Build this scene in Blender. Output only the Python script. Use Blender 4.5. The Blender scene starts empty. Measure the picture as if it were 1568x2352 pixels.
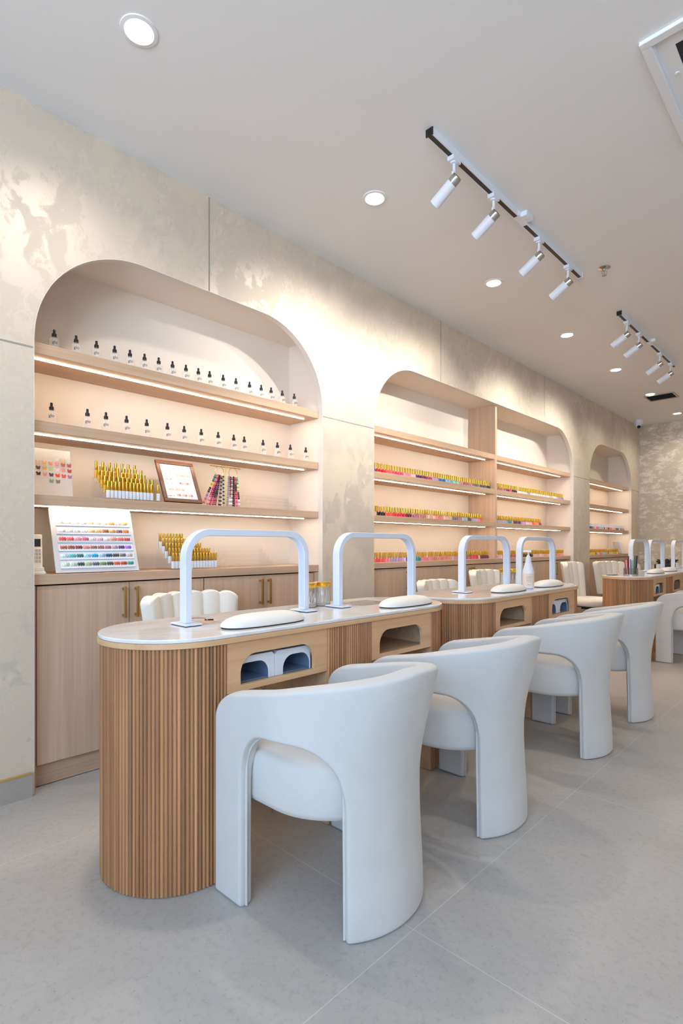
import bpy, bmesh, math, random
from mathutils import Vector, Matrix
random.seed(7)
PI = math.pi
sc = bpy.context.scene
COL = sc.collection

# ------------------------------------------------------------------ helpers
def lin(c):
    c = c / 255.0
    return c / 12.92 if c <= 0.04045 else ((c + 0.055) / 1.055) ** 2.4
def rgb(r, g, b): return (lin(r), lin(g), lin(b), 1.0)

class MB:
    """collects geometry for ONE mesh"""
    def __init__(s): s.bm = bmesh.new(); s.col = None
    def layer(s):
        if s.col is None: s.col = s.bm.loops.layers.float_color.new('tint')
        return s.col
    def paint(s, faces, c):
        l = s.layer()
        for f in faces:
            for lp in f.loops: lp[l] = c
    def box(s, x0, x1, y0, y1, z0, z1, M=None):
        v = [s.bm.verts.new(p) for p in ((x0,y0,z0),(x1,y0,z0),(x1,y1,z0),(x0,y1,z0),(x0,y0,z1),(x1,y0,z1),(x1,y1,z1),(x0,y1,z1))]
        fs = [s.bm.faces.new([v[i] for i in q]) for q in ((0,3,2,1),(4,5,6,7),(0,1,5,4),(1,2,6,5),(2,3,7,6),(3,0,4,7))]
        if M is not None:
            for a in v: a.co = M @ a.co
        return fs
    def prism(s, pts, z0, z1, M=None):
        a = [s.bm.verts.new((p[0], p[1], z0)) for p in pts]
        b = [s.bm.verts.new((p[0], p[1], z1)) for p in pts]
        n = len(pts)
        fs = [s.bm.faces.new(list(reversed(a))), s.bm.faces.new(b)]
        for i in range(n):
            j = (i + 1) % n
            fs.append(s.bm.faces.new((a[i], a[j], b[j], b[i])))
        if M is not None:
            for q in a + b: q.co = M @ q.co
        return fs
    def lathe(s, prof, n=24, M=None, cap=True):
        rings = []
        allv = []
        for r, z in prof:
            if r < 1e-6: ring = [s.bm.verts.new((0, 0, z))]
            else: ring = [s.bm.verts.new((r*math.cos(2*PI*i/n), r*math.sin(2*PI*i/n), z)) for i in range(n)]
            rings.append(ring); allv += ring
        fs = []
        for a, b in zip(rings, rings[1:]):
            for i in range(n):
                j = (i+1) % n
                if len(a) == 1 and len(b) == 1: continue
                if len(a) == 1: fs.append(s.bm.faces.new((a[0], b[j], b[i])))
                elif len(b) == 1: fs.append(s.bm.faces.new((a[i], a[j], b[0])))
                else: fs.append(s.bm.faces.new((a[i], a[j], b[j], b[i])))
        if cap:
            if len(rings[0]) > 1: fs.append(s.bm.faces.new(list(reversed(rings[0]))))
            if len(rings[-1]) > 1: fs.append(s.bm.faces.new(rings[-1]))
        if M is not None:
            for q in allv: q.co = M @ q.co
        return fs
    def tube(s, path, r, n=8, closed=False):
        path = [Vector(p) for p in path]; m = len(path); rings = []
        up = Vector((0, 0, 1)); prev = None
        for i, p in enumerate(path):
            if closed: t = path[(i+1) % m] - path[i-1]
            else: t = path[min(i+1, m-1)] - path[max(i-1, 0)]
            t.normalize()
            if prev is None:
                a = t.cross(up)
                if a.length < 1e-3: a = t.cross(Vector((1, 0, 0)))
                a.normalize()
            else:
                a = prev - t * prev.dot(t); a.normalize()
            prev = a; b = t.cross(a)
            rings.append([s.bm.verts.new(p + r*(a*math.cos(2*PI*k/n) + b*math.sin(2*PI*k/n))) for k in range(n)])
        fs = []
        rng = range(m) if closed else range(m-1)
        for i in rng:
            A, B = rings[i], rings[(i+1) % m]
            for k in range(n):
                l = (k+1) % n
                fs.append(s.bm.faces.new((A[k], A[l], B[l], B[k])))
        if not closed:
            fs.append(s.bm.faces.new(list(reversed(rings[0])))); fs.append(s.bm.faces.new(rings[-1]))
        return fs
    def ribbon(s, path, hw, hx):
        """rectangular section swept along a path in the YZ plane; hw half thickness in plane, hx half width along X"""
        path = [Vector(p) for p in path]; m = len(path); rings = []
        for i, p in enumerate(path):
            t = path[min(i+1, m-1)] - path[max(i-1, 0)]; t.normalize()
            nrm = Vector((0, -t.z, t.y))
            rings.append([s.bm.verts.new(p + q) for q in (Vector((-hx,0,0))-nrm*hw, Vector((hx,0,0))-nrm*hw, Vector((hx,0,0))+nrm*hw, Vector((-hx,0,0))+nrm*hw)])
        for A, B in zip(rings, rings[1:]):
            for k in range(4):
                l = (k+1) % 4
                s.bm.faces.new((A[k], A[l], B[l], B[k]))
        s.bm.faces.new(list(reversed(rings[0]))); s.bm.faces.new(rings[-1])
    def loft(s, rings, cap0=True, cap1=True):
        R = [[s.bm.verts.new(p) for p in r] for r in rings]; n = len(R[0]); fs = []
        for a, b in zip(R, R[1:]):
            for i in range(n):
                j = (i+1) % n
                fs.append(s.bm.faces.new((a[i], a[j], b[j], b[i])))
        if cap0: fs.append(s.bm.faces.new(list(reversed(R[0]))))
        if cap1: fs.append(s.bm.faces.new(R[-1]))
        return fs
    def build(s, name, mat, parent=None, smooth=None, bevel=0, seg=2, merge=False):
        bm = s.bm
        if merge: bmesh.ops.remove_doubles(bm, verts=bm.verts, dist=1e-5)
        bmesh.ops.recalc_face_normals(bm, faces=bm.faces)
        if smooth is not None:
            for f in bm.faces: f.smooth = True
            ca = math.radians(smooth)
            for e in bm.edges:
                if len(e.link_faces) == 2 and e.calc_face_angle(0) > ca: e.smooth = False
        me = bpy.data.meshes.new(name); bm.to_mesh(me); bm.free()
        me.materials.append(mat)
        o = bpy.data.objects.new(name, me); COL.objects.link(o)
        if parent is not None: o.parent = parent
        if bevel:
            md = o.modifiers.new('Bevel', 'BEVEL'); md.width = bevel; md.segments = seg; md.limit_method = 'ANGLE'; md.angle_limit = math.radians(40)
            md.harden_normals = True
            for p in me.polygons: p.use_smooth = True
        return o

def tag(o, label, cat, group=None, kind=None):
    o['label'] = label; o['category'] = cat
    if group: o['group'] = group
    if kind: o['kind'] = kind
    return o
def thing(name, label, cat, loc=(0,0,0), rz=0.0, group=None):
    o = bpy.data.objects.new(name, None); COL.objects.link(o)
    o.empty_display_size = 0.05
    o.location = loc; o.rotation_euler = (0, 0, rz)
    return tag(o, label, cat, group)
def struct(o): o['kind'] = 'structure'; return o
def dup(root, loc=None, rz=None, label=None, group=None):
    r = root.copy(); COL.objects.link(r)
    if loc is not None: r.location = loc
    if rz is not None: r.rotation_euler = (0, 0, rz)
    if label: r['label'] = label
    if group: r['group'] = group
    for ch in list(root.children):
        c = ch.copy(); COL.objects.link(c); c.parent = r
        for g in list(ch.children):
            d = g.copy(); COL.objects.link(d); d.parent = c
    return r
def ordn(n):
    suf = 'th' if 10 <= n % 100 <= 20 else {1:'st',2:'nd',3:'rd'}.get(n % 10, 'th')
    return '%d%s' % (n, suf)
def stadium(r, y0, y1, n=24, xc=0.0):
    p = []
    for i in range(n+1):
        a = PI + PI*i/n      # left end (low y): from -x through -y to +x
        p.append((xc + r*math.cos(a), y0 + r*math.sin(a)))
    for i in range(n+1):
        a = PI*i/n
        p.append((xc + r*math.cos(a), y1 + r*math.sin(a)))
    return p
def rrect(x0, x1, y0, y1, r, n=5):
    p = []
    for cx, cy, a0 in ((x1-r,y1-r,0),(x0+r,y1-r,PI/2),(x0+r,y0+r,PI),(x1-r,y0+r,1.5*PI)):
        for i in range(n+1):
            a = a0 + PI/2*i/n
            p.append((cx + r*math.cos(a), cy + r*math.sin(a)))
    return p
def smooth(a, b, x):
    t = min(1, max(0, (x-a)/(b-a))); return t*t*(3-2*t)
# maps (a,b,c) -> local (x=c, y=a, z=b): draw outlines in the Y-Z plane and extrude along X
YZ = Matrix(((0,0,1,0),(1,0,0,0),(0,1,0,0),(0,0,0,1)))

# ------------------------------------------------------------------ materials
def newmat(name):
    m = bpy.data.materials.new(name); m.use_nodes = True
    nt = m.node_tree; b = nt.nodes['Principled BSDF']
    return m, nt, b
def N(nt, t, **kw):
    n = nt.nodes.new(t)
    for k, v in kw.items(): setattr(n, k, v)
    return n
def simple(name, c, rough=0.5, metal=0.0, spec=0.5, trans=0.0, ior=1.45, sheen=0.0, coat=0.0):
    m, nt, b = newmat(name)
    b.inputs['Base Color'].default_value = c; b.inputs['Roughness'].default_value = rough
    b.inputs['Metallic'].default_value = metal; b.inputs['Specular IOR Level'].default_value = spec
    b.inputs['Transmission Weight'].default_value = trans; b.inputs['IOR'].default_value = ior
    b.inputs['Sheen Weight'].default_value = sheen; b.inputs['Coat Weight'].default_value = coat
    return m
def coords(nt, scale=(1,1,1), rot=(0,0,0), kind='Object'):
    tc = N(nt, 'ShaderNodeTexCoord'); mp = N(nt, 'ShaderNodeMapping')
    mp.inputs['Scale'].default_value = scale; mp.inputs['Rotation'].default_value = rot
    nt.links.new(tc.outputs[kind], mp.inputs['Vector']); return mp.outputs['Vector']
def noise(nt, vec, scale=5, detail=4, rough=0.5, dist=0.0):
    n = N(nt, 'ShaderNodeTexNoise'); n.inputs['Scale'].default_value = scale; n.inputs['Detail'].default_value = detail
    n.inputs['Roughness'].default_value = rough; n.inputs['Distortion'].default_value = dist
    nt.links.new(vec, n.inputs['Vector']); return n.outputs['Fac']
def ramp(nt, fac, stops):
    r = N(nt, 'ShaderNodeValToRGB'); e = r.color_ramp.elements
    while len(e) < len(stops): e.new(0.5)
    for el, (p, c) in zip(e, stops): el.position = p; el.color = c
    nt.links.new(fac, r.inputs['Fac']); return r.outputs['Color']
def mixc(nt, fac, a, b, mode='MIX'):
    m = N(nt, 'ShaderNodeMix', data_type='RGBA', blend_type=mode)
    for sock, v in ((m.inputs[0], fac), (m.inputs[6], a), (m.inputs[7], b)):
        if hasattr(v, 'is_linked'): nt.links.new(v, sock)
        elif isinstance(v, (int, float)): sock.default_value = v
        else: sock.default_value = v
    return m.outputs[2]
def bump(nt, b, h, strength=0.2, dist=0.002):
    n = N(nt, 'ShaderNodeBump'); n.inputs['Strength'].default_value = strength; n.inputs['Distance'].default_value = dist
    nt.links.new(h, n.inputs['Height']); nt.links.new(n.outputs['Normal'], b.inputs['Normal'])

def wood(name, c0, c1, axis='z', rough=0.45, fine=1.0, attr=False):
    """grain stretched along one axis"""
    m, nt, b = newmat(name)
    s = {'x': (1.2, 60, 60), 'y': (60, 1.2, 60), 'z': (60, 60, 1.2)}[axis]
    v = coords(nt, tuple(q*fine for q in s))
    n1 = noise(nt, v, 1.0, 5, 0.6, 0.4)
    s2 = {'x': (0.5, 9, 9), 'y': (9, 0.5, 9), 'z': (9, 9, 0.5)}[axis]
    n2 = noise(nt, coords(nt, s2), 1.0, 3, 0.5, 1.2)
    mx = N(nt, 'ShaderNodeMix'); mx.inputs[0].default_value = 0.45
    nt.links.new(n1, mx.inputs[2]); nt.links.new(n2, mx.inputs[3])
    c = ramp(nt, mx.outputs[0], [(0.36, c0), (0.64, c1)])
    if attr:
        a = N(nt, 'ShaderNodeAttribute'); a.attribute_name = 'tint'
        c = mixc(nt, 1.0, c, a.outputs['Color'], 'MULTIPLY')
    nt.links.new(c, b.inputs['Base Color']); b.inputs['Roughness'].default_value = rough
    bump(nt, b, n1, 0.06, 0.001)
    return m

def plaster(name, base, lite, scale=1.0, seed=0.0, rgh=(0.66, 0.52), soft=0.03, met=0.38, rot=(0.5,0,0), stretch=(1,1.25,0.9)):
    """burnished lime plaster: trowelled patches are polished, the rest is matt"""
    m, nt, b = newmat(name)
    tc = N(nt, 'ShaderNodeTexCoord'); mp = N(nt, 'ShaderNodeMapping'); mp.inputs['Location'].default_value = (seed, seed*0.7, seed*1.3)
    mp.inputs['Rotation'].default_value = rot; mp.inputs['Scale'].default_value = stretch
    nt.links.new(tc.outputs['Object'], mp.inputs['Vector']); v = mp.outputs['Vector']
    big = noise(nt, v, 3.9*scale, 10, 0.62, 0.25)
    fine = noise(nt, v, 15.0*scale, 6, 0.68, 0.8)
    cloud = noise(nt, v, 1.3, 4, 0.55, 0.3)
    add = N(nt, 'ShaderNodeMix'); add.inputs[0].default_value = 0.38
    nt.links.new(big, add.inputs[2]); nt.links.new(fine, add.inputs[3])
    mask = N(nt, 'ShaderNodeMapRange', interpolation_type='SMOOTHSTEP'); mask.inputs[1].default_value = 0.49; mask.inputs[2].default_value = 0.49 + soft
    zone = N(nt, 'ShaderNodeMapRange'); zone.inputs[1].default_value = 0.35; zone.inputs[2].default_value = 0.65; zone.inputs[3].default_value = -0.03; zone.inputs[4].default_value = 0.035
    nt.links.new(noise(nt, v, 0.8, 2, 0.5), zone.inputs[0])
    ad = N(nt, 'ShaderNodeMath', operation='ADD'); nt.links.new(add.outputs[0], ad.inputs[0]); nt.links.new(zone.outputs[0], ad.inputs[1])
    nt.links.new(ad.outputs[0], mask.inputs[0])
    c = ramp(nt, cloud, [(0.3, base), (0.75, tuple(min(1, q*1.10) for q in base[:3]) + (1,))])
    c = mixc(nt, mask.outputs[0], c, lite)
    nt.links.new(c, b.inputs['Base Color'])
    rr = N(nt, 'ShaderNodeMapRange'); rr.inputs[3].default_value = rgh[0]; rr.inputs[4].default_value = rgh[1]
    nt.links.new(mask.outputs[0], rr.inputs[0]); nt.links.new(rr.outputs[0], b.inputs['Roughness'])
    mm = N(nt, 'ShaderNodeMapRange'); mm.inputs[3].default_value = 0.25; mm.inputs[4].default_value = 0.9
    nt.links.new(mask.outputs[0], mm.inputs[0]); nt.links.new(mm.outputs[0], b.inputs['Specular IOR Level'])
    me_ = N(nt, 'ShaderNodeMath', operation='MULTIPLY'); me_.inputs[1].default_value = met; nt.links.new(mask.outputs[0], me_.inputs[0]); nt.links.new(me_.outputs[0], b.inputs['Metallic'])
    bump(nt, b, add.outputs[0], 0.12, 0.003)
    return m

M = {}
M['plaster'] = plaster('pearl plaster', rgb(207,193,174), rgb(219,207,191))
M['plaster_end'] = plaster('swirled plaster', rgb(194,183,166), rgb(228,221,208), 1.9, 3.1, (0.62, 0.48), 0.12, 0.2, (0, 0.9, 0), (0.9, 1, 1.7))
M['paint'] = simple('white ceiling paint', rgb(236,236,236), 0.9, spec=0.2)
M['niche'] = simple('cream niche paint', rgb(236,226,214), 0.75, spec=0.25)
M['lip'] = simple('arch edge paint', rgb(228,222,213), 0.7, spec=0.25)
M['cab'] = wood('ash veneer vertical', rgb(188,158,133), rgb(208,180,154), 'z')
M['shelfw'] = wood('ash veneer lengthwise', rgb(182,152,126), rgb(206,177,150), 'y')
M['oak'] = wood('oak veneer lengthwise', rgb(206,162,119), rgb(227,186,144), 'y', 0.42, 0.6)
M['oak_in'] = wood('oak veneer inside', rgb(178,146,112), rgb(204,172,138), 'y', 0.5, 0.6)
M['slat'] = wood('oak slats', rgb(162,113,75), rgb(200,149,105), 'z', 0.42, 1.0, True)
M['white'] = simple('white lacquer', rgb(228,232,240), 0.32)
M['lampw'] = simple('white aluminium lamp', rgb(226,232,244), 0.38)
M['diff'] = simple('lamp diffuser', rgb(204,220,240), 0.3)
M['black'] = simple('black plastic', rgb(22,23,26), 0.4)
M['rubber'] = simple('dark rubber', rgb(40,42,48), 0.7)
M['gold'] = simple('polished gold', rgb(238,188,72), 0.2, 0.88)
M['brass'] = simple('brushed brass', rgb(196,160,92), 0.38, 1.0)
M['chrome'] = simple('chrome', rgb(205,203,200), 0.16, 1.0)
M['leather'] = simple('cream leather', rgb(233,227,216), 0.5, spec=0.4)
M['padw'] = simple('white pad leather', rgb(236,232,226), 0.42)
M['framew'] = wood('walnut frame', rgb(84,48,32), rgb(110,66,44), 'z', 0.4, 0.7)
M['paper'] = simple('white paper', rgb(240,236,236), 0.6)
M['ink'] = simple('dark ink', rgb(34,32,34), 0.6)
M['groove'] = simple('grey joint', rgb(150,146,136), 0.7)
M['skirt_gold'] = simple('gold trim', rgb(206,176,104), 0.35, 0.6)
M['slot'] = simple('dark gap', rgb(60,46,36), 0.8)
M['peach'] = simple('lotion label', rgb(236,216,200), 0.5)
M['lampin'] = simple('lamp mirror lining', rgb(120,138,168), 0.3, 0.3)
M['greym'] = simple('grey grille', rgb(176,168,160), 0.5, 0.2)

def velvet():
    m, nt, b = newmat('off-white velvet')
    n = noise(nt, coords(nt, (1,1,1)), 5.0, 4, 0.6, 0.8)
    f = noise(nt, coords(nt, (1,1,1)), 260, 2, 0.5)
    nt.links.new(ramp(nt, n, [(0.3, rgb(202,199,195)), (0.7, rgb(208,205,202))]), b.inputs['Base Color'])
    b.inputs['Roughness'].default_value = 0.85; b.inputs['Sheen Weight'].default_value = 0.25; b.inputs['Sheen Roughness'].default_value = 0.5
    b.inputs['Specular IOR Level'].default_value = 0.2
    bump(nt, b, f, 0.12, 0.001)
    return m
M['velvet'] = velvet()
def stone():
    m, nt, b = newmat('white quartz')
    n = noise(nt, coords(nt), 6.0, 6, 0.6, 1.5)
    nt.links.new(ramp(nt, n, [(0.35, rgb(222,220,219)), (0.6, rgb(234,233,232))]), b.inputs['Base Color'])
    b.inputs['Roughness'].default_value = 0.12; b.inputs['Coat Weight'].default_value = 0.3
    return m
M['stone'] = stone()
def terrazzo(name, base, dark, sc_, r=0.5):
    m, nt, b = newmat(name)
    v = N(nt, 'ShaderNodeTexVoronoi'); v.inputs['Scale'].default_value = sc_
    nt.links.new(coords(nt), v.inputs['Vector'])
    n = noise(nt, coords(nt), sc_*0.6, 3, 0.6)
    c = ramp(nt, v.outputs['Distance'], [(0.10, dark), (0.2, base)])
    c = mixc(nt, n, c, base)
    nt.links.new(c, b.inputs['Base Color']); b.inputs['Roughness'].default_value = r
    return m
M['terr_skirt'] = terrazzo('grey terrazzo', rgb(166,158,150), rgb(96,90,86), 120)
M['terr_white'] = terrazzo('speckled white board', rgb(212,212,216), rgb(120,120,128), 210)
def tile():
    m, nt, b = newmat('stone tile floor')
    tc = N(nt, 'ShaderNodeTexCoord'); sp = N(nt, 'ShaderNodeSeparateXYZ'); nt.links.new(tc.outputs['Object'], sp.inputs[0])
    def line(sock, off):
        a = N(nt, 'ShaderNodeMath', operation='ADD'); a.inputs[1].default_value = off; nt.links.new(sock, a.inputs[0])
        d = N(nt, 'ShaderNodeMath', operation='DIVIDE'); d.inputs[1].default_value = 1.19; nt.links.new(a.outputs[0], d.inputs[0])
        r = N(nt, 'ShaderNodeMath', operation='ROUND'); nt.links.new(d.outputs[0], r.inputs[0])
        s = N(nt, 'ShaderNodeMath', operation='SUBTRACT'); nt.links.new(d.outputs[0], s.inputs[0]); nt.links.new(r.outputs[0], s.inputs[1])
        q = N(nt, 'ShaderNodeMath', operation='ABSOLUTE'); nt.links.new(s.outputs[0], q.inputs[0])
        l = N(nt, 'ShaderNodeMath', operation='LESS_THAN'); l.inputs[1].default_value = 0.0011; nt.links.new(q.outputs[0], l.inputs[0])
        return l.outputs[0]
    mx = N(nt, 'ShaderNodeMath', operation='MAXIMUM')
    nt.links.new(line(sp.outputs[0], 0.912), mx.inputs[0]); nt.links.new(line(sp.outputs[1], -1.238), mx.inputs[1])
    n1 = noise(nt, tc.outputs['Object'], 1.6, 6, 0.6, 0.6)
    n2 = noise(nt, tc.outputs['Object'], 45, 4, 0.7)
    c = ramp(nt, n1, [(0.3, rgb(161,156,150)), (0.7, rgb(179,175,170))])
    c2 = ramp(nt, n2, [(0.33, rgb(140,136,132)), (0.5, rgb(190,187,183))])
    c = mixc(nt, 0.22, c, c2)
    # sparse dark pits
    vz = N(nt, 'ShaderNodeTexVoronoi'); vz.inputs['Scale'].default_value = 26; nt.links.new(tc.outputs['Object'], vz.inputs['Vector'])
    pit = N(nt, 'ShaderNodeMath', operation='LESS_THAN'); pit.inputs[1].default_value = 0.055; nt.links.new(vz.outputs['Distance'], pit.inputs[0])
    c = mixc(nt, pit.outputs[0], c, rgb(150,144,138))
    c = mixc(nt, mx.outputs[0], c, rgb(196,192,187))
    nt.links.new(c, b.inputs['Base Color']); b.inputs['Roughness'].default_value = 0.48
    bump(nt, b, n2, 0.05, 0.001)
    return m
M['tile'] = tile()
def objcolor(name, rough=0.15, coat=0.6):
    m, nt, b = newmat(name)
    oi = N(nt, 'ShaderNodeObjectInfo'); nt.links.new(oi.outputs['Color'], b.inputs['Base Color'])
    b.inputs['Roughness'].default_value = rough; b.inputs['Coat Weight'].default_value = coat
    return m
M['varnish'] = objcolor('coloured varnish')
M['tinted'] = objcolor('coloured plastic', 0.35, 0.2)
def attrmat(name, rough=0.25):
    m, nt, b = newmat(name)
    a = N(nt, 'ShaderNodeAttribute'); a.attribute_name = 'tint'; nt.links.new(a.outputs['Color'], b.inputs['Base Color'])
    b.inputs['Roughness'].default_value = rough; b.inputs['Coat Weight'].default_value = 0.4
    return m
M['swatch'] = attrmat('painted nail tips')
def clear(name, tint, gl=0.1, rough=0.05):
    m, nt, b = newmat(name)
    out = nt.nodes['Material Output']; nt.nodes.remove(b)
    t = N(nt, 'ShaderNodeBsdfTransparent'); t.inputs['Color'].default_value = tint
    g = N(nt, 'ShaderNodeBsdfGlossy'); g.inputs['Roughness'].default_value = rough
    f = N(nt, 'ShaderNodeLayerWeight'); f.inputs['Blend'].default_value = 0.25
    mr = N(nt, 'ShaderNodeMapRange'); mr.inputs[3].default_value = gl*0.5; mr.inputs[4].default_value = min(1, gl*5)
    nt.links.new(f.outputs['Fresnel'], mr.inputs[0])
    mx = N(nt, 'ShaderNodeMixShader'); nt.links.new(mr.outputs[0], mx.inputs[0])
    nt.links.new(t.outputs[0], mx.inputs[1]); nt.links.new(g.outputs[0], mx.inputs[2]); nt.links.new(mx.outputs[0], out.inputs[0])
    return m
M['acrylic'] = clear('clear acrylic', (0.997,0.997,0.997,1), 0.03)
M['jar'] = clear('clear jar', (0.95,0.955,0.96,1), 0.12)
def frosted():
    m, nt, b = newmat('frosted glass')
    out = nt.nodes['Material Output']
    b.inputs['Base Color'].default_value = rgb(232,230,226); b.inputs['Roughness'].default_value = 0.35
    t = N(nt, 'ShaderNodeBsdfTransparent'); mx = N(nt, 'ShaderNodeMixShader'); mx.inputs[0].default_value = 0.20
    nt.links.new(t.outputs[0], mx.inputs[1]); nt.links.new(b.outputs[0], mx.inputs[2]); nt.links.new(mx.outputs[0], out.inputs[0])
    return m
M['frost'] = frosted()
M['oil'] = simple('golden oil', rgb(222,176,40), 0.12, 0.15, coat=0.5)
def emis(name, c, s):
    m, nt, b = newmat(name)
    b.inputs['Base Color'].default_value = (0.9,0.9,0.9,1); b.inputs['Emission Color'].default_value = c; b.inputs['Emission Strength'].default_value = s
    return m
M['uv'] = emis('blue curing diode', (0.50, 0.70, 1.0, 1), 2.0)
LED = 46.0
M['led'] = emis('warm LED strip', (1.0, 0.82, 0.61, 1), LED)
M['down'] = emis('downlight diffuser', (1.0, 0.96, 0.90, 1), 14.0)
M['spotlens'] = emis('spot lens', (1.0, 0.92, 0.80, 1), 8.0)

# ------------------------------------------------------------------ room shell
XW, XN, XR, YF, YE, H = -2.59, -2.93, 3.2, -2.6, 9.6, 3.0
TH = 0.04
m = MB(); m.box(XN-0.1, XR+0.1, YF-0.1, YE+0.1, -0.08, 0); struct(m.build('floor', M['tile']))
m = MB(); m.box(XN-0.1, XR+0.1, YF-0.1, YE+0.1, H, H+0.1); struct(m.build('ceiling', M['paint']))
ARCH = [(0.76, 2.505, 2.485), (3.03, 6.85, 2.48), (7.40, 9.19, 2.48)]
AR = 0.5
def archpts(y0, y1, zt, r, n=20):
    p = [(y0, 0)]
    for i in range(n+1):
        a = PI - PI/2*i/n; p.append((y0+r + r*math.cos(a), zt-r + r*math.sin(a)))
    for i in range(n+1):
        a = PI/2 - PI/2*i/n; p.append((y1-r + r*math.cos(a), zt-r + r*math.sin(a)))
    p.append((y1, 0)); return p
out = [(YF, 0)]
for a in ARCH: out += archpts(*a, AR)
out += [(YE, 0), (YE, H), (YF, H)]
m = MB(); m.prism(out, XW-TH, XW, YZ)
struct(m.build('wall_left', M['plaster']))
m = MB(); m.box(XN-0.1, XR+0.1, YE, YE+0.1, 0, H); struct(m.build('wall_end', M['plaster_end']))
m = MB(); m.box(XR, XR+0.1, YF, YE, 0, H); struct(m.build('wall_right', M['plaster_end']))
m = MB()   # unseen shop front: window opening behind camera, sill raised to darken floor under chairs
m.box(XN-0.1, -1.1, YF-0.1, YF, 0, H); m.box(2.95, XR+0.1, YF-0.1, YF, 0, H); m.box(-1.1, 2.95, YF-0.1, YF, 2.75, H); m.box(-1.1, 2.95, YF-0.1, YF, 0, 0.95)
struct(m.build('wall_front', M['plaster_end']))
for k, (y0, y1, zt) in enumerate(ARCH):
    t = 0.02
    for nm_, bx_ in (('back', (XN-t, XN, y0-t, y1+t, 0, zt+0.03)), ('near_side', (XN, XW-TH, y0-t, y0, 0, zt+0.03)), ('far_side', (XN, XW-TH, y1, y1+t, 0, zt+0.03)), ('soffit', (XN, XW-TH, y0, y1, zt+0.005, zt+0.03))):
        m = MB(); m.box(*bx_); struct(m.build('wall_niche_' + nm_, M['niche']))
    # painted edge of the arch, a lining 2 mm proud of the cut plaster
    m = MB(); a = archpts(y0, y1, zt, AR); b_ = archpts(y0+0.003, y1-0.003, zt-0.003, AR-0.003)
    m.prism(a + list(reversed(b_)), XW-TH+0.0005, XW-0.0005, YZ)
    o = struct(m.build('trim_%d' % (k+1), M['lip'], smooth=30))
# joints of the plaster panels
g = 4
def joint(y0, y1, z0, z1):
    global g
    m = MB(); m.box(XW-0.003, XW+0.0012, y0, y1, z0, z1); struct(m.build('trim_%d' % g, M['groove'])); g += 1
for y, zt in ((1.635, 2.485), (3.906, 2.48), (5.994, 2.48), (8.313, 2.48)): joint(y-0.0035, y+0.0035, zt, H)
for y0, y1 in ((YF, 0.758), (2.507, 3.028), (6.852, 7.398), (9.192, YE)): joint(y0, y1, 1.9405, 1.9475)
for k, (y0, y1) in enumerate(((YF, 0.752), (2.512, 3.022), (6.858, 7.392), (9.198, YE))):
    m = MB(); m.box(XW, XW+0.016, y0, y1, 0, 0.097)
    o = struct(m.build('baseboard_left' + ('' if k == 0 else '_%d' % k), M['terr_skirt']))
    m = MB(); m.box(XW, XW+0.017, y0, y1, 0.097, 0.103); m.build('gold_strip', M['skirt_gold'], o)

# ------------------------------------------------------------------ niche joinery
XS = XW - TH        # front plane of shelves
nm = ['near arched niche', 'wide arched niche', 'far arched niche']
def shelf(y0, y1, z, label, group, s0=0.0, s1=0.06, t=0.05, gap=None):
    r = thing('wall_shelf', label, 'shelf', (XS, y0, z-t), 0, group)
    m = MB(); m.box(XN-XS, 0, 0, y1-y0, 0, t); m.build('board', M['shelfw'], r, bevel=0.0015)
    spans = [(s0, y1-y0-s1)] if gap is None else [(s0, gap-0.015), (gap+0.015, y1-y0-s1)]
    for a, b in spans:
        m = MB(); m.box(-0.084, -0.076, a, b, -0.003, 0.0); m.build('led_strip', M['led'], r)
    return r
Z1, Z2, Z3, ZC = 1.985, 1.64, 1.31, 0.952
gs = 'wooden shelves in the arched niches'
for z, w, t in ((Z1,'top',0.05), (Z2,'middle',0.048), (Z3,'lowest',0.045)):
    shelf(0.763, 2.502, z, '%s ash wood shelf with light strip in the near arched niche' % w, gs, t=t)
    shelf(3.033, 4.925, z, '%s ash wood shelf left of the divider in the wide niche' % w, gs, t=t)
    shelf(4.963, 6.847, z, '%s ash wood shelf right of the divider in the wide niche' % w, gs, t=t, s1=0.13, gap={'middle':1.50,'lowest':0.92}.get(w))
    shelf(7.403, 9.187, z, '%s ash wood shelf with light strip in the far arched niche' % w, gs, t=t)
m = MB(); m.box(XN, XS+0.002, 4.926, 4.962, ZC+0.001, 2.484)
tag(m.build('shelf_divider', M['cab'], bevel=0.001), 'tall upright wooden divider in the middle of the wide niche', 'divider')

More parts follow.
